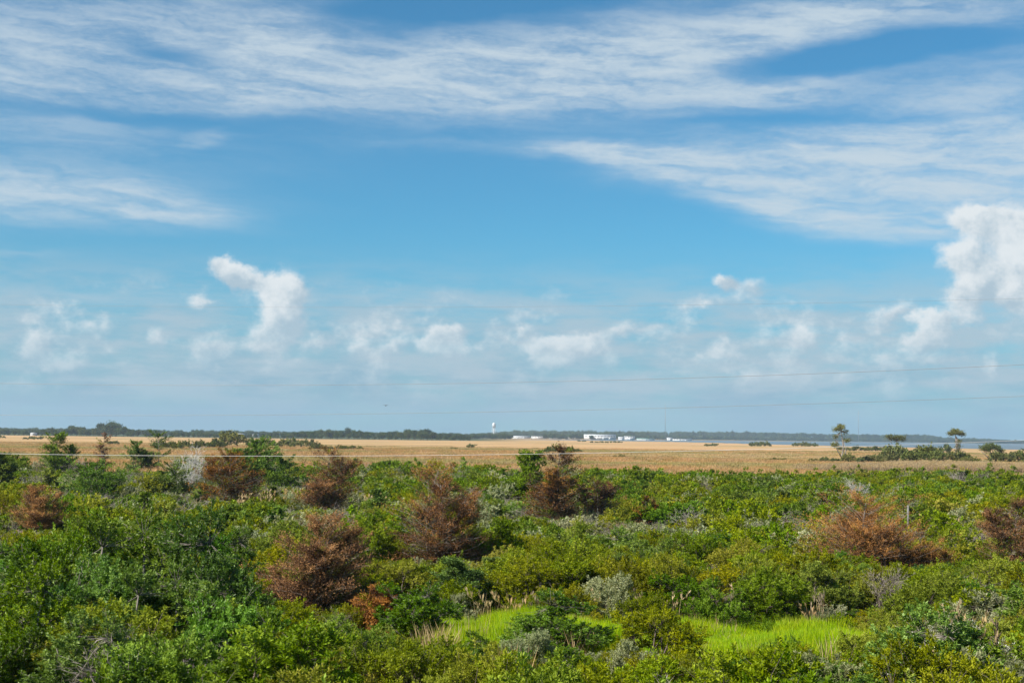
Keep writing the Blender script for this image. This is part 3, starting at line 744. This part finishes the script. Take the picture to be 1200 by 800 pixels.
SHORT = [('large rust', 'the large rust brown cedar'), ('tall brown cedar', 'the tall twiggy brown cedar'), ('dark reddish', 'the dark pointed cedar'), ('compact', 'the compact round brown cedar'),
         ('olive brown', 'the flat tiered olive brown cedar'), ('wide low', 'the wide orange brown cedar'), ('ragged', 'the ragged dark brown cedar'), ('orange topped', 'the orange topped dying cedar'),
         ('small brown', 'the small lone brown cedar'), ('slim dark', 'the slim dead tree'), ('bright green bushy', 'the bright green bushy tree'), ('arching', 'the arching leafless bush'),
         ('bare white', 'the bare white limbed tree'), ('groundsel bush covered', 'the white tufted bushes'), ('tall glossy green bush in', 'the mass of tall glossy bushes'), ('rounded green tree', 'the rounded green tree'),
         ('broad grey green', 'the broad grey green cedar'), ('large dark olive', 'the large dark olive bush'), ('pale leafless', 'the pale leafless thicket bush'), ('blackish', 'the blackish spreading cedar')]
LANDMARKS = [(o.location.x, o.location.y, sh) for o in COL.objects if o.parent is None and 'label' in o for st_, sh in SHORT if o['label'].startswith(st_)]
def where(x, y):
    if in_clearing(x, y, 2.6): return 'ringing the lime grass clearing'
    near = sorted(((x - a) ** 2 + (y - b_) ** 2, sh) for a, b_, sh in LANDMARKS)
    if near[0][0] < 4.5 ** 2: return 'right beside ' + near[0][1]
    if near[0][0] < 13 ** 2: return 'a few steps from ' + near[0][1]
    if y > 165: return 'near the tan marsh edge'
    if y > 95: return 'in the level scrub behind the browned cedars'
    return 'in the dense scrub away from any browned cedar'
for y, x, kind, w, h, px in plants:
    c = count.get(kind, 0)
    if c < 290 and -40 < px < 1240 and y > 20.5:
        count[kind] = c + 1
        lab = ('low ' if h < 1.15 else 'tall ' if h > 2.0 and kind != 'bay' else '') + NAMES[kind][1] + ' ' + where(x, y)
        (put_near if y < 72 else put_far)(kind, x, y, w, h, lab, lab + ' (set)')
    else:
        rest.append((y, x, kind, w, h))
src, index = [], {}
for kind in FAR:
    for me, W, H in FAR[kind]:
        index.setdefault(kind, []).append((len(src), W, H)); src.append(me)
pts = []
for y, x, kind, w, h in rest:
    i, W, H = rnd.choice(index[kind])
    pts.append(((x, y, ground_z(x, y)), rnd.uniform(0, 6.28), (w / W, w / W, h / H), i))
scatter('scrub_thicket', src, pts, 'unbroken green scrub filling the plain up to the marsh')

# undergrowth, clearing grass, marsh grass, reeds
low_src = [shrub(800 + k, 1.3, .55, 5, 110, 16, .07, .026, .20, .9, stems=False)[0].mesh('undergrowth', [M[m]]) for k, m in enumerate(('myrtle', 'olive', 'olive', 'pale'))]
low_src += [grass_clump(820 + k, .6, 90, .75, .022, .3).mesh('undergrowth', [M['straw']]) for k in range(1)]
pts = []
while len(pts) < 3600:
    y = 16 + 134 * math.sqrt(rnd.random()); x = rnd.uniform(-1, 1) * (y * .41 + 5)
    if in_clearing(x, y, -.4): continue
    s = rnd.uniform(.7, 1.4); pts.append(((x, y, ground_z(x, y)), rnd.uniform(0, 6.28), (s, s, s), rnd.choice((0, 1, 2, 3, 1, 0, 4))))
scatter('undergrowth', low_src, pts, 'low undergrowth and tufts between the shrubs')
lime_src = [grass_clump(836 + k, .36, 40, .65, .016, .30, tl=.5).mesh('clearing_grass', [M['straw' if k else 'olive']]) for k in range(2)] + [grass_clump(840 + k, .34, 150, .52, .018, .24, tl=.5).mesh('clearing_grass', [M['lime']]) for k in range(4)]
pts = []
while len(pts) < 1400:
    x, y = rnd.uniform(-6, 14), rnd.uniform(39, 56)
    if in_clearing(x, y, rnd.choice((-.6, 0, .4, .7))):
        s = rnd.uniform(.8, 1.25); pts.append(((x, y, ground_z(x, y)), rnd.uniform(0, 6.28), (s, s, s * max(.4, 1 + .9 * nz(x, y, .45, 2))), rnd.choice((0, 1, 2, 3, 4, 5, 2, 3) if not in_clearing(x, y, 0) else (2, 3, 4, 5) * 7 + (1,))))
scatter('clearing_grass', lime_src, pts, 'bright lime green grass carpeting the clearing')

reed_me = [grass_clump(860 + k, .36, 26, 1.35, .014, .16, heads=.4).mesh('reed_clump', [M['lime'] if k == 2 else M['straw'], M['reed'] if k == 1 else M['straw']]) for k in range(3)]
def reed(px, d, h, label, group, k=0):
    x = (px - 600) / FPX * d; o = link('reed_clump', reed_me[k]); o.location = (x, d, ground_z(x, d)); s = h / 1.35; o.scale = (s * rnd.uniform(.8, 1.2), s, s); o.rotation_euler.z = rnd.uniform(0, 6.28)
    tag(o, label, 'reeds', group)
for i in range(16):
    reed(rnd.uniform(552, 1000), rnd.uniform(47.8, 49.6), rnd.uniform(.8, 1.2), 'straw and rust coloured reed clump along the back of the clearing', 'reeds behind the clearing', i % 2)
for i in range(7):
    reed(rnd.uniform(286, 345), rnd.uniform(106, 118), rnd.uniform(1.4, 1.9), 'tall straw plume reeds before the compact brown cedar', 'straw plumes by the compact brown cedar', 0)
for i in range(5):
    reed(rnd.uniform(438, 466), rnd.uniform(104, 113), rnd.uniform(1.5, 1.9), 'straw plume reeds beside the tall twiggy brown cedar', 'straw plumes by the tall brown cedar', 0)
for i in range(12):
    reed(rnd.uniform(1080, 1125), rnd.uniform(92, 106), rnd.uniform(1.2, 1.6), 'straw reed clump behind the grey wooden post', 'reeds behind the post', i % 2)
for i in range(12):
    reed(rnd.uniform(1030, 1190), rnd.uniform(33, 42), rnd.uniform(1.1, 1.7), 'thin straw stalks among the white tufted bushes', 'stalks among tufted bushes', i % 2)

M['rosy'] = leaf_mat('grass_rosy_tan', (.25, .16, .078), (.40, .255, .125), (.52, .36, .20), trans=.3, vary=.3, rough=.7, hue=.02, sat=.9)
M['drab'] = leaf_mat('grass_drab_olive', (.17, .145, .06), (.28, .24, .10), (.40, .34, .17), trans=.3, vary=.3, rough=.7, hue=.02, sat=.9)
tuft = [grass_clump(880 + k, 1.5, 90, .80, .050, .25).mesh('marsh_grass', [M[m]]) for k, m in enumerate(('straw', 'rosy', 'drab'))]
tuft += [grass_clump(890, 1.5, 90, .75, .050, .25).mesh('marsh_grass', [M['marshshrub']])]
pts = []
while len(pts) < 16000:
    y = 190 + 560 * rnd.random() ** 1.3; x = rnd.uniform(-1, 1) * (y * .41)
    if y < edge_d(x, y) - 6: continue
    g = nz(x, y * 2, .012, 3)
    s = rnd.uniform(.8, 1.5) * (1 + y / 900); pts.append(((x, y, ground_z(x, y)), rnd.uniform(0, 6.28), (s, s, rnd.uniform(.55, .9) * (1 + .5 * g)),
               3 if rnd.random() < .04 + .25 * max(0, g) else 2 if nz(x * .5, y * 1.6, .011, 7) + rnd.uniform(-.12, .12) > .06 else 1 if nz(x * .5, y * 1.6, .008, 2) + rnd.uniform(-.2, .2) > .0 else 0))
scatter('marsh_grass', tuft, pts, 'tan marsh grass spreading across the plain')
rd = [grass_clump(900 + k, 1.1, 120, 1.55, .05, .12, heads=.2).mesh('reed_bed', [M['reed'], M['straw']]) for k in range(3)]
pts = []
while len(pts) < 1700:
    px, y = rnd.uniform(930, 1300), rnd.uniform(282, 335)
    if rnd.random() > (px - 900) / 160: continue
    x = (px - 600) / FPX * y; s = rnd.uniform(.8, 1.15); pts.append(((x, y, ground_z(x, y)), rnd.uniform(0, 6.28), (s, s, s * min(1, .45 + (px - 930) / 250)), rnd.randrange(3)))
scatter('reed_bed', rd, pts, 'brown reed bed in front of the marsh bushes')

# bushes out in the marsh
isle_me = []
for k in range(4):
    f, _ = shrub(910 + k, 6, 4, 7, 150, 9, .55, .26, .8, .6, stems=False); isle_me.append(f.mesh('marsh_bush', [M['marshshrub'] if k else M['pinegreen']]))
def isle(px0, px1, ybase, hpx, label, k=None, wide=1.0):
    if 'hedge beneath' in label: hpx *= 1.35
    px = px0
    while px < px1:
        q = px + rnd.uniform(0, 3); d = CAM_H * FPX / (ybase - horizon(q)) * rnd.uniform(.985, 1.02)
        h = 1.35 * hpx * d / FPX * rnd.uniform(.65, 1.1); w = min(max(1.5 * h, 3.0), 14) * rnd.uniform(.9, 1.35) * wide; x = (q - 600) / FPX * d
        o = link('marsh_bush', isle_me[rnd.randrange(1, 4) if k is None else k]); o.location = (x, d, ground_z(x, d) - .1 * h); o.scale = (w / 6, w / 6, h / 4); o.rotation_euler.z = rnd.uniform(0, 6.28)
        tag(o, label, 'bush', label + ' (set)')
        px += .62 * w * FPX / d
isle(188, 236, 525.5, 8, 'olive bush in the straggling line crossing the marsh')
isle(236, 262, 524.5, 9, 'olive bush in the straggling line crossing the marsh')
isle(274, 296, 523.5, 16, 'dark bush standing highest in the straggling marsh line', 0)
isle(296, 370, 523.5, 8, 'grey green bush in the long line joining the dark marsh bush')
isle(368, 424, 526.5, 5, 'low olive bush trailing off the long marsh line')
isle(552, 558, 525, 4, 'lone tiny bush on open tan marsh')
isle(528, 533, 526, 2, 'lone dark tussock on open tan marsh')
isle(640, 672, 529.5, 6.5, 'brown olive bush in the small island thicket on the marsh')
isle(632, 640, 530, 3, 'low bush at the end of the small island thicket')
isle(672, 682, 530, 4, 'low bush at the end of the small island thicket')
isle(722, 732, 536, 3, 'lone low dark bush between island thicket and scrub')
isle(0, 6, 513, 3, 'low dark marsh bush near the distant wood')
isle(32, 50, 514.5, 3, 'low dark marsh bush near the distant wood')
isle(132, 142, 521, 4.5, 'lone bush beyond the slim dead tree')
isle(676, 684, 517, 1.6, 'dark bush at the far rim of the marsh')
isle(692, 730, 518.5, 1.6, 'dark bush at the far rim of the marsh')
isle(826, 838, 522.5, 3, 'dark bush at the far rim of the marsh')
isle(880, 900, 522.5, 5, 'rounded dark bush on the shore rim')
isle(930, 958, 522.8, 5, 'rounded dark bush on the shore rim')
isle(985, 1045, 528, 5, 'green bush in the low strip behind the leaning umbrella pine')
isle(1086, 1108, 531, 8, 'grey bush behind the dark marsh hedge')
isle(968, 984, 541.5, 6, 'small round bush at the foot of the tall forked pine', 0)
isle(996, 1052, 542, 7, 'dark bush in the ragged hedge beneath the umbrella pines', 0)
isle(1052, 1082, 542, 13, 'tall dark bush in the ragged hedge beneath the umbrella pines', 0)
isle(1082, 1100, 541, 15, 'tall dark bush in the ragged hedge beneath the umbrella pines')
isle(1100, 1130, 542, 9, 'dark bush in the ragged hedge beneath the umbrella pines', 0)
isle(1130, 1150, 542, 7, 'dark bush in the ragged hedge beneath the umbrella pines')
isle(1166, 1260, 542, 10, 'dark bush in the ragged hedge beneath the umbrella pines', 0)
isle(905, 915, 540, 3, 'small low bush on the open marsh before the hedge')
isle(950, 962, 541, 3, 'small low bush on the open marsh before the hedge')

# ------------------------------------------------------------------ umbrella pines on the marsh
def pine(px, ybase, trunks, pads, label, seed, name='umbrella_pine', n_per=17, group=None):
    """trunk and pad coordinates are photo pixels relative to the foot; scaled to metres at the foot's distance"""
    d = CAM_H * FPX / (ybase - horizon(px)); k = d / FPX; x = (px - 600) / FPX * d
    rng = np.random.default_rng(seed)
    T = [([np.array([a * k, rng.normal(0, .12), -c * k if False else c * k]) for a, c in pts_], r0, r1) for pts_, r0, r1 in trunks]
    Pd = []
    for (a, c, rx, rz) in pads:
        for q in range(3):
            Pd.append(((a + rng.uniform(-.45, .45) * rx) * k, rng.uniform(-.5, .5) * rx * k, (c + rng.uniform(-.3, .3) * rz) * k, rx * k * .62, rx * k * .7, rz * k * .8))
    f, st = pad_tree(seed, T, Pd, n_per, .42, .16)
    r = empty(name, (x, d, ground_z(x, d))); f.build('crown', M['pinegreen'], r); st.build('trunk', M['greybark'], r)
    return tag(r, label, 'tree', group)
pine(985, 541.5, [([(3, -1), (2, 8), (4, 16), (3, 26), (1, 38)], .30, .12), ([(3, 2), (6, 10), (7, 16), (4, 24)], .2, .08), ([(2, 6), (-3, 14), (-4, 20)], .16, .06)],
     [(2, 41, 7, 3.2), (-5, 38, 5, 2.6), (7, 36, 4, 2.4), (-6, 20.5, 6, 1.7), (8, 26, 5, 1.2), (-4, 30, 4, 1.0)], 'tall forked pine with two tiers of crown on the marsh', 951)
pine(1051, 541, [([(2, -1), (2, 9), (1, 18), (0, 25)], .26, .12), ([(1, 10), (-4, 18), (-7, 25)], .12, .05)], [(-6, 29, 6, 2.8), (1, 28, 7, 3.2), (8, 27.5, 5.5, 2.6)], 'leaning umbrella pine with a broad olive crown', 952)
pine(1120, 541, [([(1, -1), (0, 10), (1, 20), (0, 34)], .24, .10)], [(0, 35, 9, 1.8), (0, 37, 5, 1.8), (-6, 33, 5, 1.0), (7, 33, 5, 1.0), (3, 19, 4, 4), (4, 14, 3, 3), (3, 24, 5, 1.0)], 'slender umbrella pine with a thin flat parasol crown', 953)
pine(1160, 541, [([(1, -1), (2, 8), (0, 14)], .3, .14), ([(1, 2), (-6, 9), (-10, 13)], .18, .08), ([(1, 3), (8, 9), (13, 12)], .18, .08)], [(0, 19, 8, 3.5), (-8, 16, 7, 3), (9, 16, 7, 3), (14, 13, 5, 2.5), (-3, 14, 6, 3)], 'low spreading dome crowned pine beside the slender umbrella pine', 954)

# ------------------------------------------------------------------ distant wood, far forest
wood_me = []
for k in range(5):
    rng = np.random.default_rng(970 + k); pads = []
    for q in range(9):
        a = rng.uniform(0, 6.28); r = rng.uniform(0, 3.2); pads.append((r * math.cos(a), r * math.sin(a), rng.uniform(4.0, 9.0), rng.uniform(1.4, 2.4), rng.uniform(1.4, 2.4), rng.uniform(1.0, 1.7)))
    f, st = pad_tree(970 + k, [([(0, 0, -.3), (.2, 0, 4), (0, .1, 7.5)], .28, .12)], pads, 9, 1.1, .55, 5)
    st_n = MB(); st_n.v, st_n.f, st_n.t, st_n.n = st.v, st.f, st.t, st.n; st_n.mi = [m * 0 + 1 for m in st.mi]
    f.v += st_n.v; f.f += [q + f.n for q in st_n.f]; f.t += st_n.t; f.mi += st_n.mi; f.n += st_n.n
    wood_me.append(f.mesh('far_tree', [M['forest'], M['bark']]))
TOPS = [(-60, 502), (0, 502.5), (40, 504), (60, 500), (75, 503), (88, 497.5), (100, 500), (112, 501), (122, 494.5), (140, 493.5), (149, 497), (153, 503.5), (180, 502.5), (200, 506), (240, 505), (275, 508),
        (300, 508), (340, 506.5), (372, 503), (395, 501.5), (410, 501.5), (430, 504), (445, 507), (462, 505), (475, 504), (482, 502), (500, 501.5), (506, 505), (520, 508), (540, 508.5), (556, 511)]
def woodlabel(px):
    if 84 < px < 151: return 'tall tree in the high clump of the distant wood'
    if px < 84: return 'tree in the low distant wood before the white shed'
    if px < 350: return 'small tree in the thin stretch of distant wood'
    return 'tree in the long dark wood ending at the water tower'
px = -45.0
while px < 556:
    for row in range(2):
        d = 1610 + 70 * row + rnd.uniform(-25, 25); q = px + rnd.uniform(-2, 2); x = (q - 600) / FPX * d
        h = CAM_H + (horizon(q) - interp(q, TOPS)) * d / FPX; h = max(3.5, h * (rnd.uniform(.72, 1.02) if row else rnd.uniform(.45, .9)))
        w = h * rnd.uniform(.75, 1.05) if h > 9 else h * rnd.uniform(1.0, 1.5)
        o = link('far_tree', wood_me[rnd.randrange(5)]); o.location = (x, d, ground_z(x, d)); o.scale = (w / 8.5, w / 8.5, h / 10.3); o.rotation_euler.z = rnd.uniform(0, 6.28)
        tag(o, woodlabel(q), 'tree', woodlabel(q) + ' (set)')
    px += rnd.uniform(4.2, 6.5)
pts = []
def far_row(p0, p1, d0, d1, n, top, hmin=5.0, hmul=1.0):
    for i in range(n):
        q = rnd.uniform(p0, p1); d = rnd.uniform(d0, d1); x = (q - 600) / FPX * d; z = ground_z(x, d)
        h = max(hmin, (CAM_H + top(q) * d / FPX - z) * rnd.uniform(.68, 1.12) * hmul); w = rnd.uniform(8, 13)
        pts.append(((x, d, z), rnd.uniform(0, 6.28), (w / 8.5, w / 8.5, h / 10.3), rnd.randrange(5)))
far_row(-120, 600, 2300, 2700, 620, lambda q: 1.3 + 1.0 * mnoise.noise((q * .05, 0, 0)))
far_row(555, 760, 3650, 3950, 420, lambda q: interp(q, RIDGE_TOP) + .6 * mnoise.noise((q * .09, 3, 0)))
for q in np.arange(640, 1420, 1.1):
    d = interp(q, FARSHORE) + rnd.uniform(20, 240); x = (q - 600) / FPX * d; h = rnd.uniform(7, 12)
    pts.append(((x, d, max(0, ground_z(x, d))), rnd.uniform(0, 6.28), (rnd.uniform(.9, 1.5), 1.2, h / 10.3), rnd.randrange(5)))
far_row(560, 1420, 4500, 5050, 2300, lambda q: interp(q, RIDGE_TOP) + 1.1 * mnoise.noise((q * .11, 7, 0)) + .8 * mnoise.noise((q * .33, 2, 0)))
scatter('far_forest', wood_me, pts, 'dark wooded skyline along the far shore')

# ------------------------------------------------------------------ the far town
def block(px0, px1, ytop, ybase, label, d=3000.0, roof='gable', rmat='greyroof', doors=2, wins=6, name='warehouse'):
    k = d / FPX; cx = ((px0 + px1) / 2 - 600) * k; w = (px1 - px0) * k; h = max(3.5, .95 * (ybase - ytop) * k); dp = min(26.0, w * .55 + 6)
    r = empty(name, (cx, d, ground_z(cx, d)))
    eave = h * (.74 if roof == 'gable' else .9)
    b = MB(); b.box(-w / 2, w / 2, 0, dp, -.3, eave); b.build('wall', M['whitewall'], r)
    b = MB(); o = .5
    if roof == 'gable':
        V = [(-w / 2 - o, -o, eave), (w / 2 + o, -o, eave), (w / 2 + o, dp + o, eave), (-w / 2 - o, dp + o, eave), (-w / 2 - o, dp / 2, h), (w / 2 + o, dp / 2, h)]
        b.raw(V, [(0, 1, 5), (0, 5, 4), (2, 3, 4), (2, 4, 5), (0, 4, 3), (1, 2, 5), (0, 3, 2), (0, 2, 1)])
    elif roof == 'dome':
        n = 12; V, F = [], []
        for i in range(n + 1):
            a = math.pi * i / n
            for x in (-w / 2 - o, w / 2 + o): V.append((x, dp / 2 - math.cos(a) * (dp / 2 + o), eave + math.sin(a) * (h - eave) * 1.6))
        for i in range(n): F += [(2 * i, 2 * i + 1, 2 * i + 3), (2 * i, 2 * i + 3, 2 * i + 2)]
        for sd_ in (0, 1): F += [(sd_, 2 * i + sd_, 2 * i + 2 + sd_) for i in range(1, n)]
        b.raw(V, F)
    else:
        b.box(-w / 2 - o, w / 2 + o, -o, dp + o, eave + .002, h)
    b.build('roof', M[rmat], r)
    for i in range(doors):
        x = -w / 2 + w * (i + 1) / (doors + 1); b = MB(); b.box(x - 1.9, x + 1.9, -.12, .05, 0, min(4.2, eave * .7)); b.build('door', M['greyroof'], r)
    for i in range(wins):
        x = -w / 2 + w * (i + .5) / wins
        b = MB(); b.box(x - .8, x + .8, -.06, .05, eave * .74, eave * .92); b.build('window', M['darkglass'], r)
    tag(r, label, 'building')
block(686, 723, 508.2, 514.6, 'long white warehouse, largest building across the marsh', 3050, doors=4, wins=10)
block(726, 733, 510.5, 514.8, 'small white shed next to the long white warehouse', 3020, doors=1, wins=2)
block(733, 745, 509.2, 514.4, 'white two part building beyond the small white shed', 3060, roof='flat', doors=1, wins=4)
block(748, 768, 512.0, 514.6, 'low green roofed building on the far shore', 3100, rmat='greenroof', doors=1, wins=5)
block(783, 789, 511.5, 515.6, 'small white shore house beside a low pale row', 3100, doors=1, wins=2, name='shore_house')
block(790, 812, 513.2, 515.8, 'low pale row building on the far shore', 3120, roof='flat', doors=2, wins=7)
block(545, 562, 507.5, 512.6, 'white round roofed hall beside the water tower', 2750, roof='dome', doors=1, wins=4, name='hall')
block(585, 596, 508.0, 512.6, 'pale building adjoining the foot of the water tower', 2950, roof='flat', doors=1, wins=4)
block(601, 622, 510.0, 513.4, 'low white building under dark trees near the water tower', 3000, doors=2, wins=6)
block(624, 640, 509.8, 513.2, 'low white building with flat roof among far trees', 3020, roof='flat', doors=1, wins=5)
block(645, 660, 508.8, 513.6, 'pale gabled building between flat roofed sheds', 3020, doors=1, wins=4)
block(664, 681, 510.0, 514.0, 'grey white low shed beside the long white warehouse', 3010, roof='flat', rmat='greyroof', doors=1, wins=4)
block(279, 287, 503.2, 507.0, 'bright white house above the thin wood', 2200, doors=1, wins=3, name='house')
block(298, 304, 504.8, 508.0, 'small white house near the bright white house', 2200, doors=1, wins=2, name='house')
block(38, 43, 506.0, 508.4, 'pale shed in front of the distant wood', 1560, doors=1, wins=2, name='shed')

d = 2900.0; k = d / FPX; x = (580 - 600) * k
tw = empty('water_tower', (x, d, ground_z(x, d))); H = CAM_H + (horizon(580) - 495.0) * k
b = MB(); r_ = 3.4; zb = H - 8.6
b.lathe([(.6, zb - 2.2), (1.9, zb - 1.6), (2.9, zb), (r_, zb + 2.2), (r_, zb + 5.0), (2.9, zb + 7.0), (1.7, zb + 8.2), (.05, zb + 8.6)], 24); tank = b.build('tank', M['whitepaint'], tw)
b = MB(); b.lathe([(1.5, -.2), (1.0, 4), (1.0, zb - 2.1)], 14); b.build('riser', M['whitepaint'], tw)
for i in range(6):
    a = i * math.pi / 3; b = MB(); b.tube([(5.4 * math.cos(a), 5.4 * math.sin(a), -.2), (3.2 * math.cos(a), 3.2 * math.sin(a), zb + 1.2)], .25, 8); b.build('leg', M['whitepaint'], tw)
for lev in (.33, .66):
    b = MB(); rr = 5.4 - 2.1 * lev; pp = [(rr * math.cos(i * math.pi / 3), rr * math.sin(i * math.pi / 3), zb * lev) for i in range(6)]
    for i in range(6): b.tube([pp[i], pp[(i + 1) % 6]], .16, 5)
    b.build('brace_ring', M['whitepaint'], tw)
b = MB(); b.lathe([(r_ + .9, zb + 1.5), (r_ + .9, zb + 1.7), (r_ + .003, zb + 1.7)], 24); b.build('walkway', M['whitepaint'], tank)
tag(tw, 'white water tower with round tank above the far town', 'water tower')

def mast(px, d, ytop, label):
    k = d / FPX; x = (px - 600) * k; H = CAM_H + (horizon(px) - ytop) * k - ground_z(x, d)
    r = empty('radio_mast', (x, d, ground_z(x, d))); R3 = .75
    c3 = [(R3 * math.cos(a), R3 * math.sin(a)) for a in (0.5, 2.6, 4.7)]
    for cx, cy in c3:
        b = MB(); b.tube([(cx, cy, -.3), (cx, cy, H)], .16, 6); b.build('leg', M['steel'], r)
    b = MB(); n = int(H / 2)
    for i in range(n):
        for j in range(3):
            p, q = c3[j], c3[(j + 1) % 3]; b.tube([(*p, i * H / n), (*q, (i + 1) * H / n)], .07, 4)
    b.build('lattice', M['steel'], r)
    for j in range(3):
        a = (.5, 2.6, 4.7)[j]; b = MB(); b.tube([(c3[j][0], c3[j][1], H * .8), (H * .45 * math.cos(a), H * .45 * math.sin(a), -.2)], .04, 4); b.build('guy_wire', M['steel'], r)
    b = MB(); b.tube([(0, 0, H - .5), (0, 0, H + 3)], .09, 6); b.build('antenna', M['steel'], r)
    tag(r, label, 'radio mast')
mast(780.5, 3400, 474, 'thin lattice radio mast above the low green roofed building')
mast(1006.5, 4100, 481, 'very faint thin radio mast beyond the tall forked pine')

# ------------------------------------------------------------------ overhead wires, post, bird
def wire(label, samples, r, mat):
    """(photo x, pixels above the horizon) turned into heights along a line whose distance is set by its poles"""
    A, B = np.array([-37.0, 55.0]), np.array([29.0, 40.0])
    P = []
    for px, up in samples:
        kx = (px - 600) / FPX; t = (kx * A[1] - A[0]) / ((B[0] - A[0]) - kx * (B[1] - A[1])); y = A[1] + t * (B[1] - A[1]); P.append((t, CAM_H + up * y / FPX))
    c = np.polyfit([p[0] for p in P], [p[1] for p in P], 2)
    ends = np.linspace(0, 1, 40); pts_ = [(A[0] + t * (B[0] - A[0]), A[1] + t * (B[1] - A[1]), float(np.polyval(c, t))) for t in ends]
    b = MB(); b.tube(pts_, r, 6); tag(b.build('power_line', mat), label, 'cable'); return pts_[0], pts_[-1]
ends = [wire('topmost thin overhead wire crossing the cloudy sky', [(300, 147), (700, 153), (1150, 166)], .0028, M['darkwire']),
        wire('grey overhead wire crossing the sky above the horizon clouds', [(200, 54), (600, 62), (1200, 90)], .0065, M['darkwire']),
        wire('grey overhead wire just above the horizon haze', [(50, 17), (600, 28), (1200, 53)], .0065, M['darkwire']),
        wire('bright silver overhead wire crossing in front of the marsh', [(0, -28), (580, -23), (1000, -6.5), (1150, -2)], .006, M['aluminium'])]
for e, lab in ((0, 'weathered utility pole carrying the wires at their far end'), (1, 'weathered utility pole carrying the wires at their near end')):
    x, y = ends[0][e][0], ends[0][e][1]; r = empty('utility_pole', (x, y, ground_z(x, y))); top = max(q[e][2] for q in ends) + .25
    b = MB(); b.tube([(0, .17, -.6), (0, .17, top * .5), (0, .17, top)], [.16, .14, .11], 12); b.build('pole', M['pole'], r)
    for q in ends:
        b = MB(); z = q[e][2] - ground_z(x, y); b.lathe([(.0, z - .16), (.05, z - .15), (.05, z - .03), (.03, z - .012), (.0, z - .012)], 10); b.build('insulator', M['post'], r)
        b = MB(); b.tube([(0, .16, z - .13), (0, .03, z - .13)], .02, 6); b.build('bracket', M['steel'], r)
    tag(r, lab, 'utility pole')
x, y, h, w = spot(1064, 640, 590, 4)
b = MB(); b.tube([(0, 0, -.4), (.02, 0, h * .5), (.03, 0, h)], [.07, .065, .06], 10); o = b.build('wooden_post', M['post']); o.location = (x, y, ground_z(x, y))
WPOST = tag(o, 'grey weathered wooden post rising out of the scrub', 'post')
p = at_depth(452, 475, 230)
bd = empty('bird', p); bd.rotation_euler = (0, 0, R(35))
b = MB(); b.lathe([(.0, -.22), (.05, -.16), (.085, -.02), (.07, .1), (.05, .16), (.045, .2), (.02, .25), (.0, .28)], 10); bo = b.build('body', M['feather'], bd); bo.rotation_euler = (R(-90), 0, 0)
for s in (-1, 1):
    b = MB(); b.raw([(s * .05, .08, .02), (s * .32, .13, .12), (s * .68, .02, .08), (s * .34, -.05, .10), (s * .05, -.10, .02), (s * .32, .05, .135)], [(0, 1, 5), (1, 2, 5), (2, 3, 5), (3, 4, 5), (4, 0, 5), (0, 3, 1), (1, 3, 2), (0, 4, 3)]); b.build('wing', M['feather'], bd)
b = MB(); b.raw([(0, -.18, .0), (-.09, -.38, .01), (.09, -.38, .01), (0, -.36, .025)], [(0, 1, 3), (0, 3, 2), (1, 2, 3), (0, 2, 1)]); b.build('tail', M['feather'], bd)
tag(bd, 'small dark bird gliding below the wires in the sky', 'bird')

# ------------------------------------------------------------------ haze
b = MB(); b.box(-9000, 9000, -600, 6200, -2.0, 105.0)
hz = bpy.data.materials.new('haze'); hz.use_nodes = True; t = hz.node_tree; t.nodes.clear()
pv = t.nodes.new('ShaderNodeVolumePrincipled'); pv.inputs['Color'].default_value = (.58, .78, 1.0, 1); pv.inputs['Density'].default_value = 0.8e-4; pv.inputs['Anisotropy'].default_value = .2
om = t.nodes.new('ShaderNodeOutputMaterial'); t.links.new(pv.outputs[0], om.inputs['Volume'])
tag(b.build('haze', hz), 'thin blue haze lying over the plain', kind='stuff')
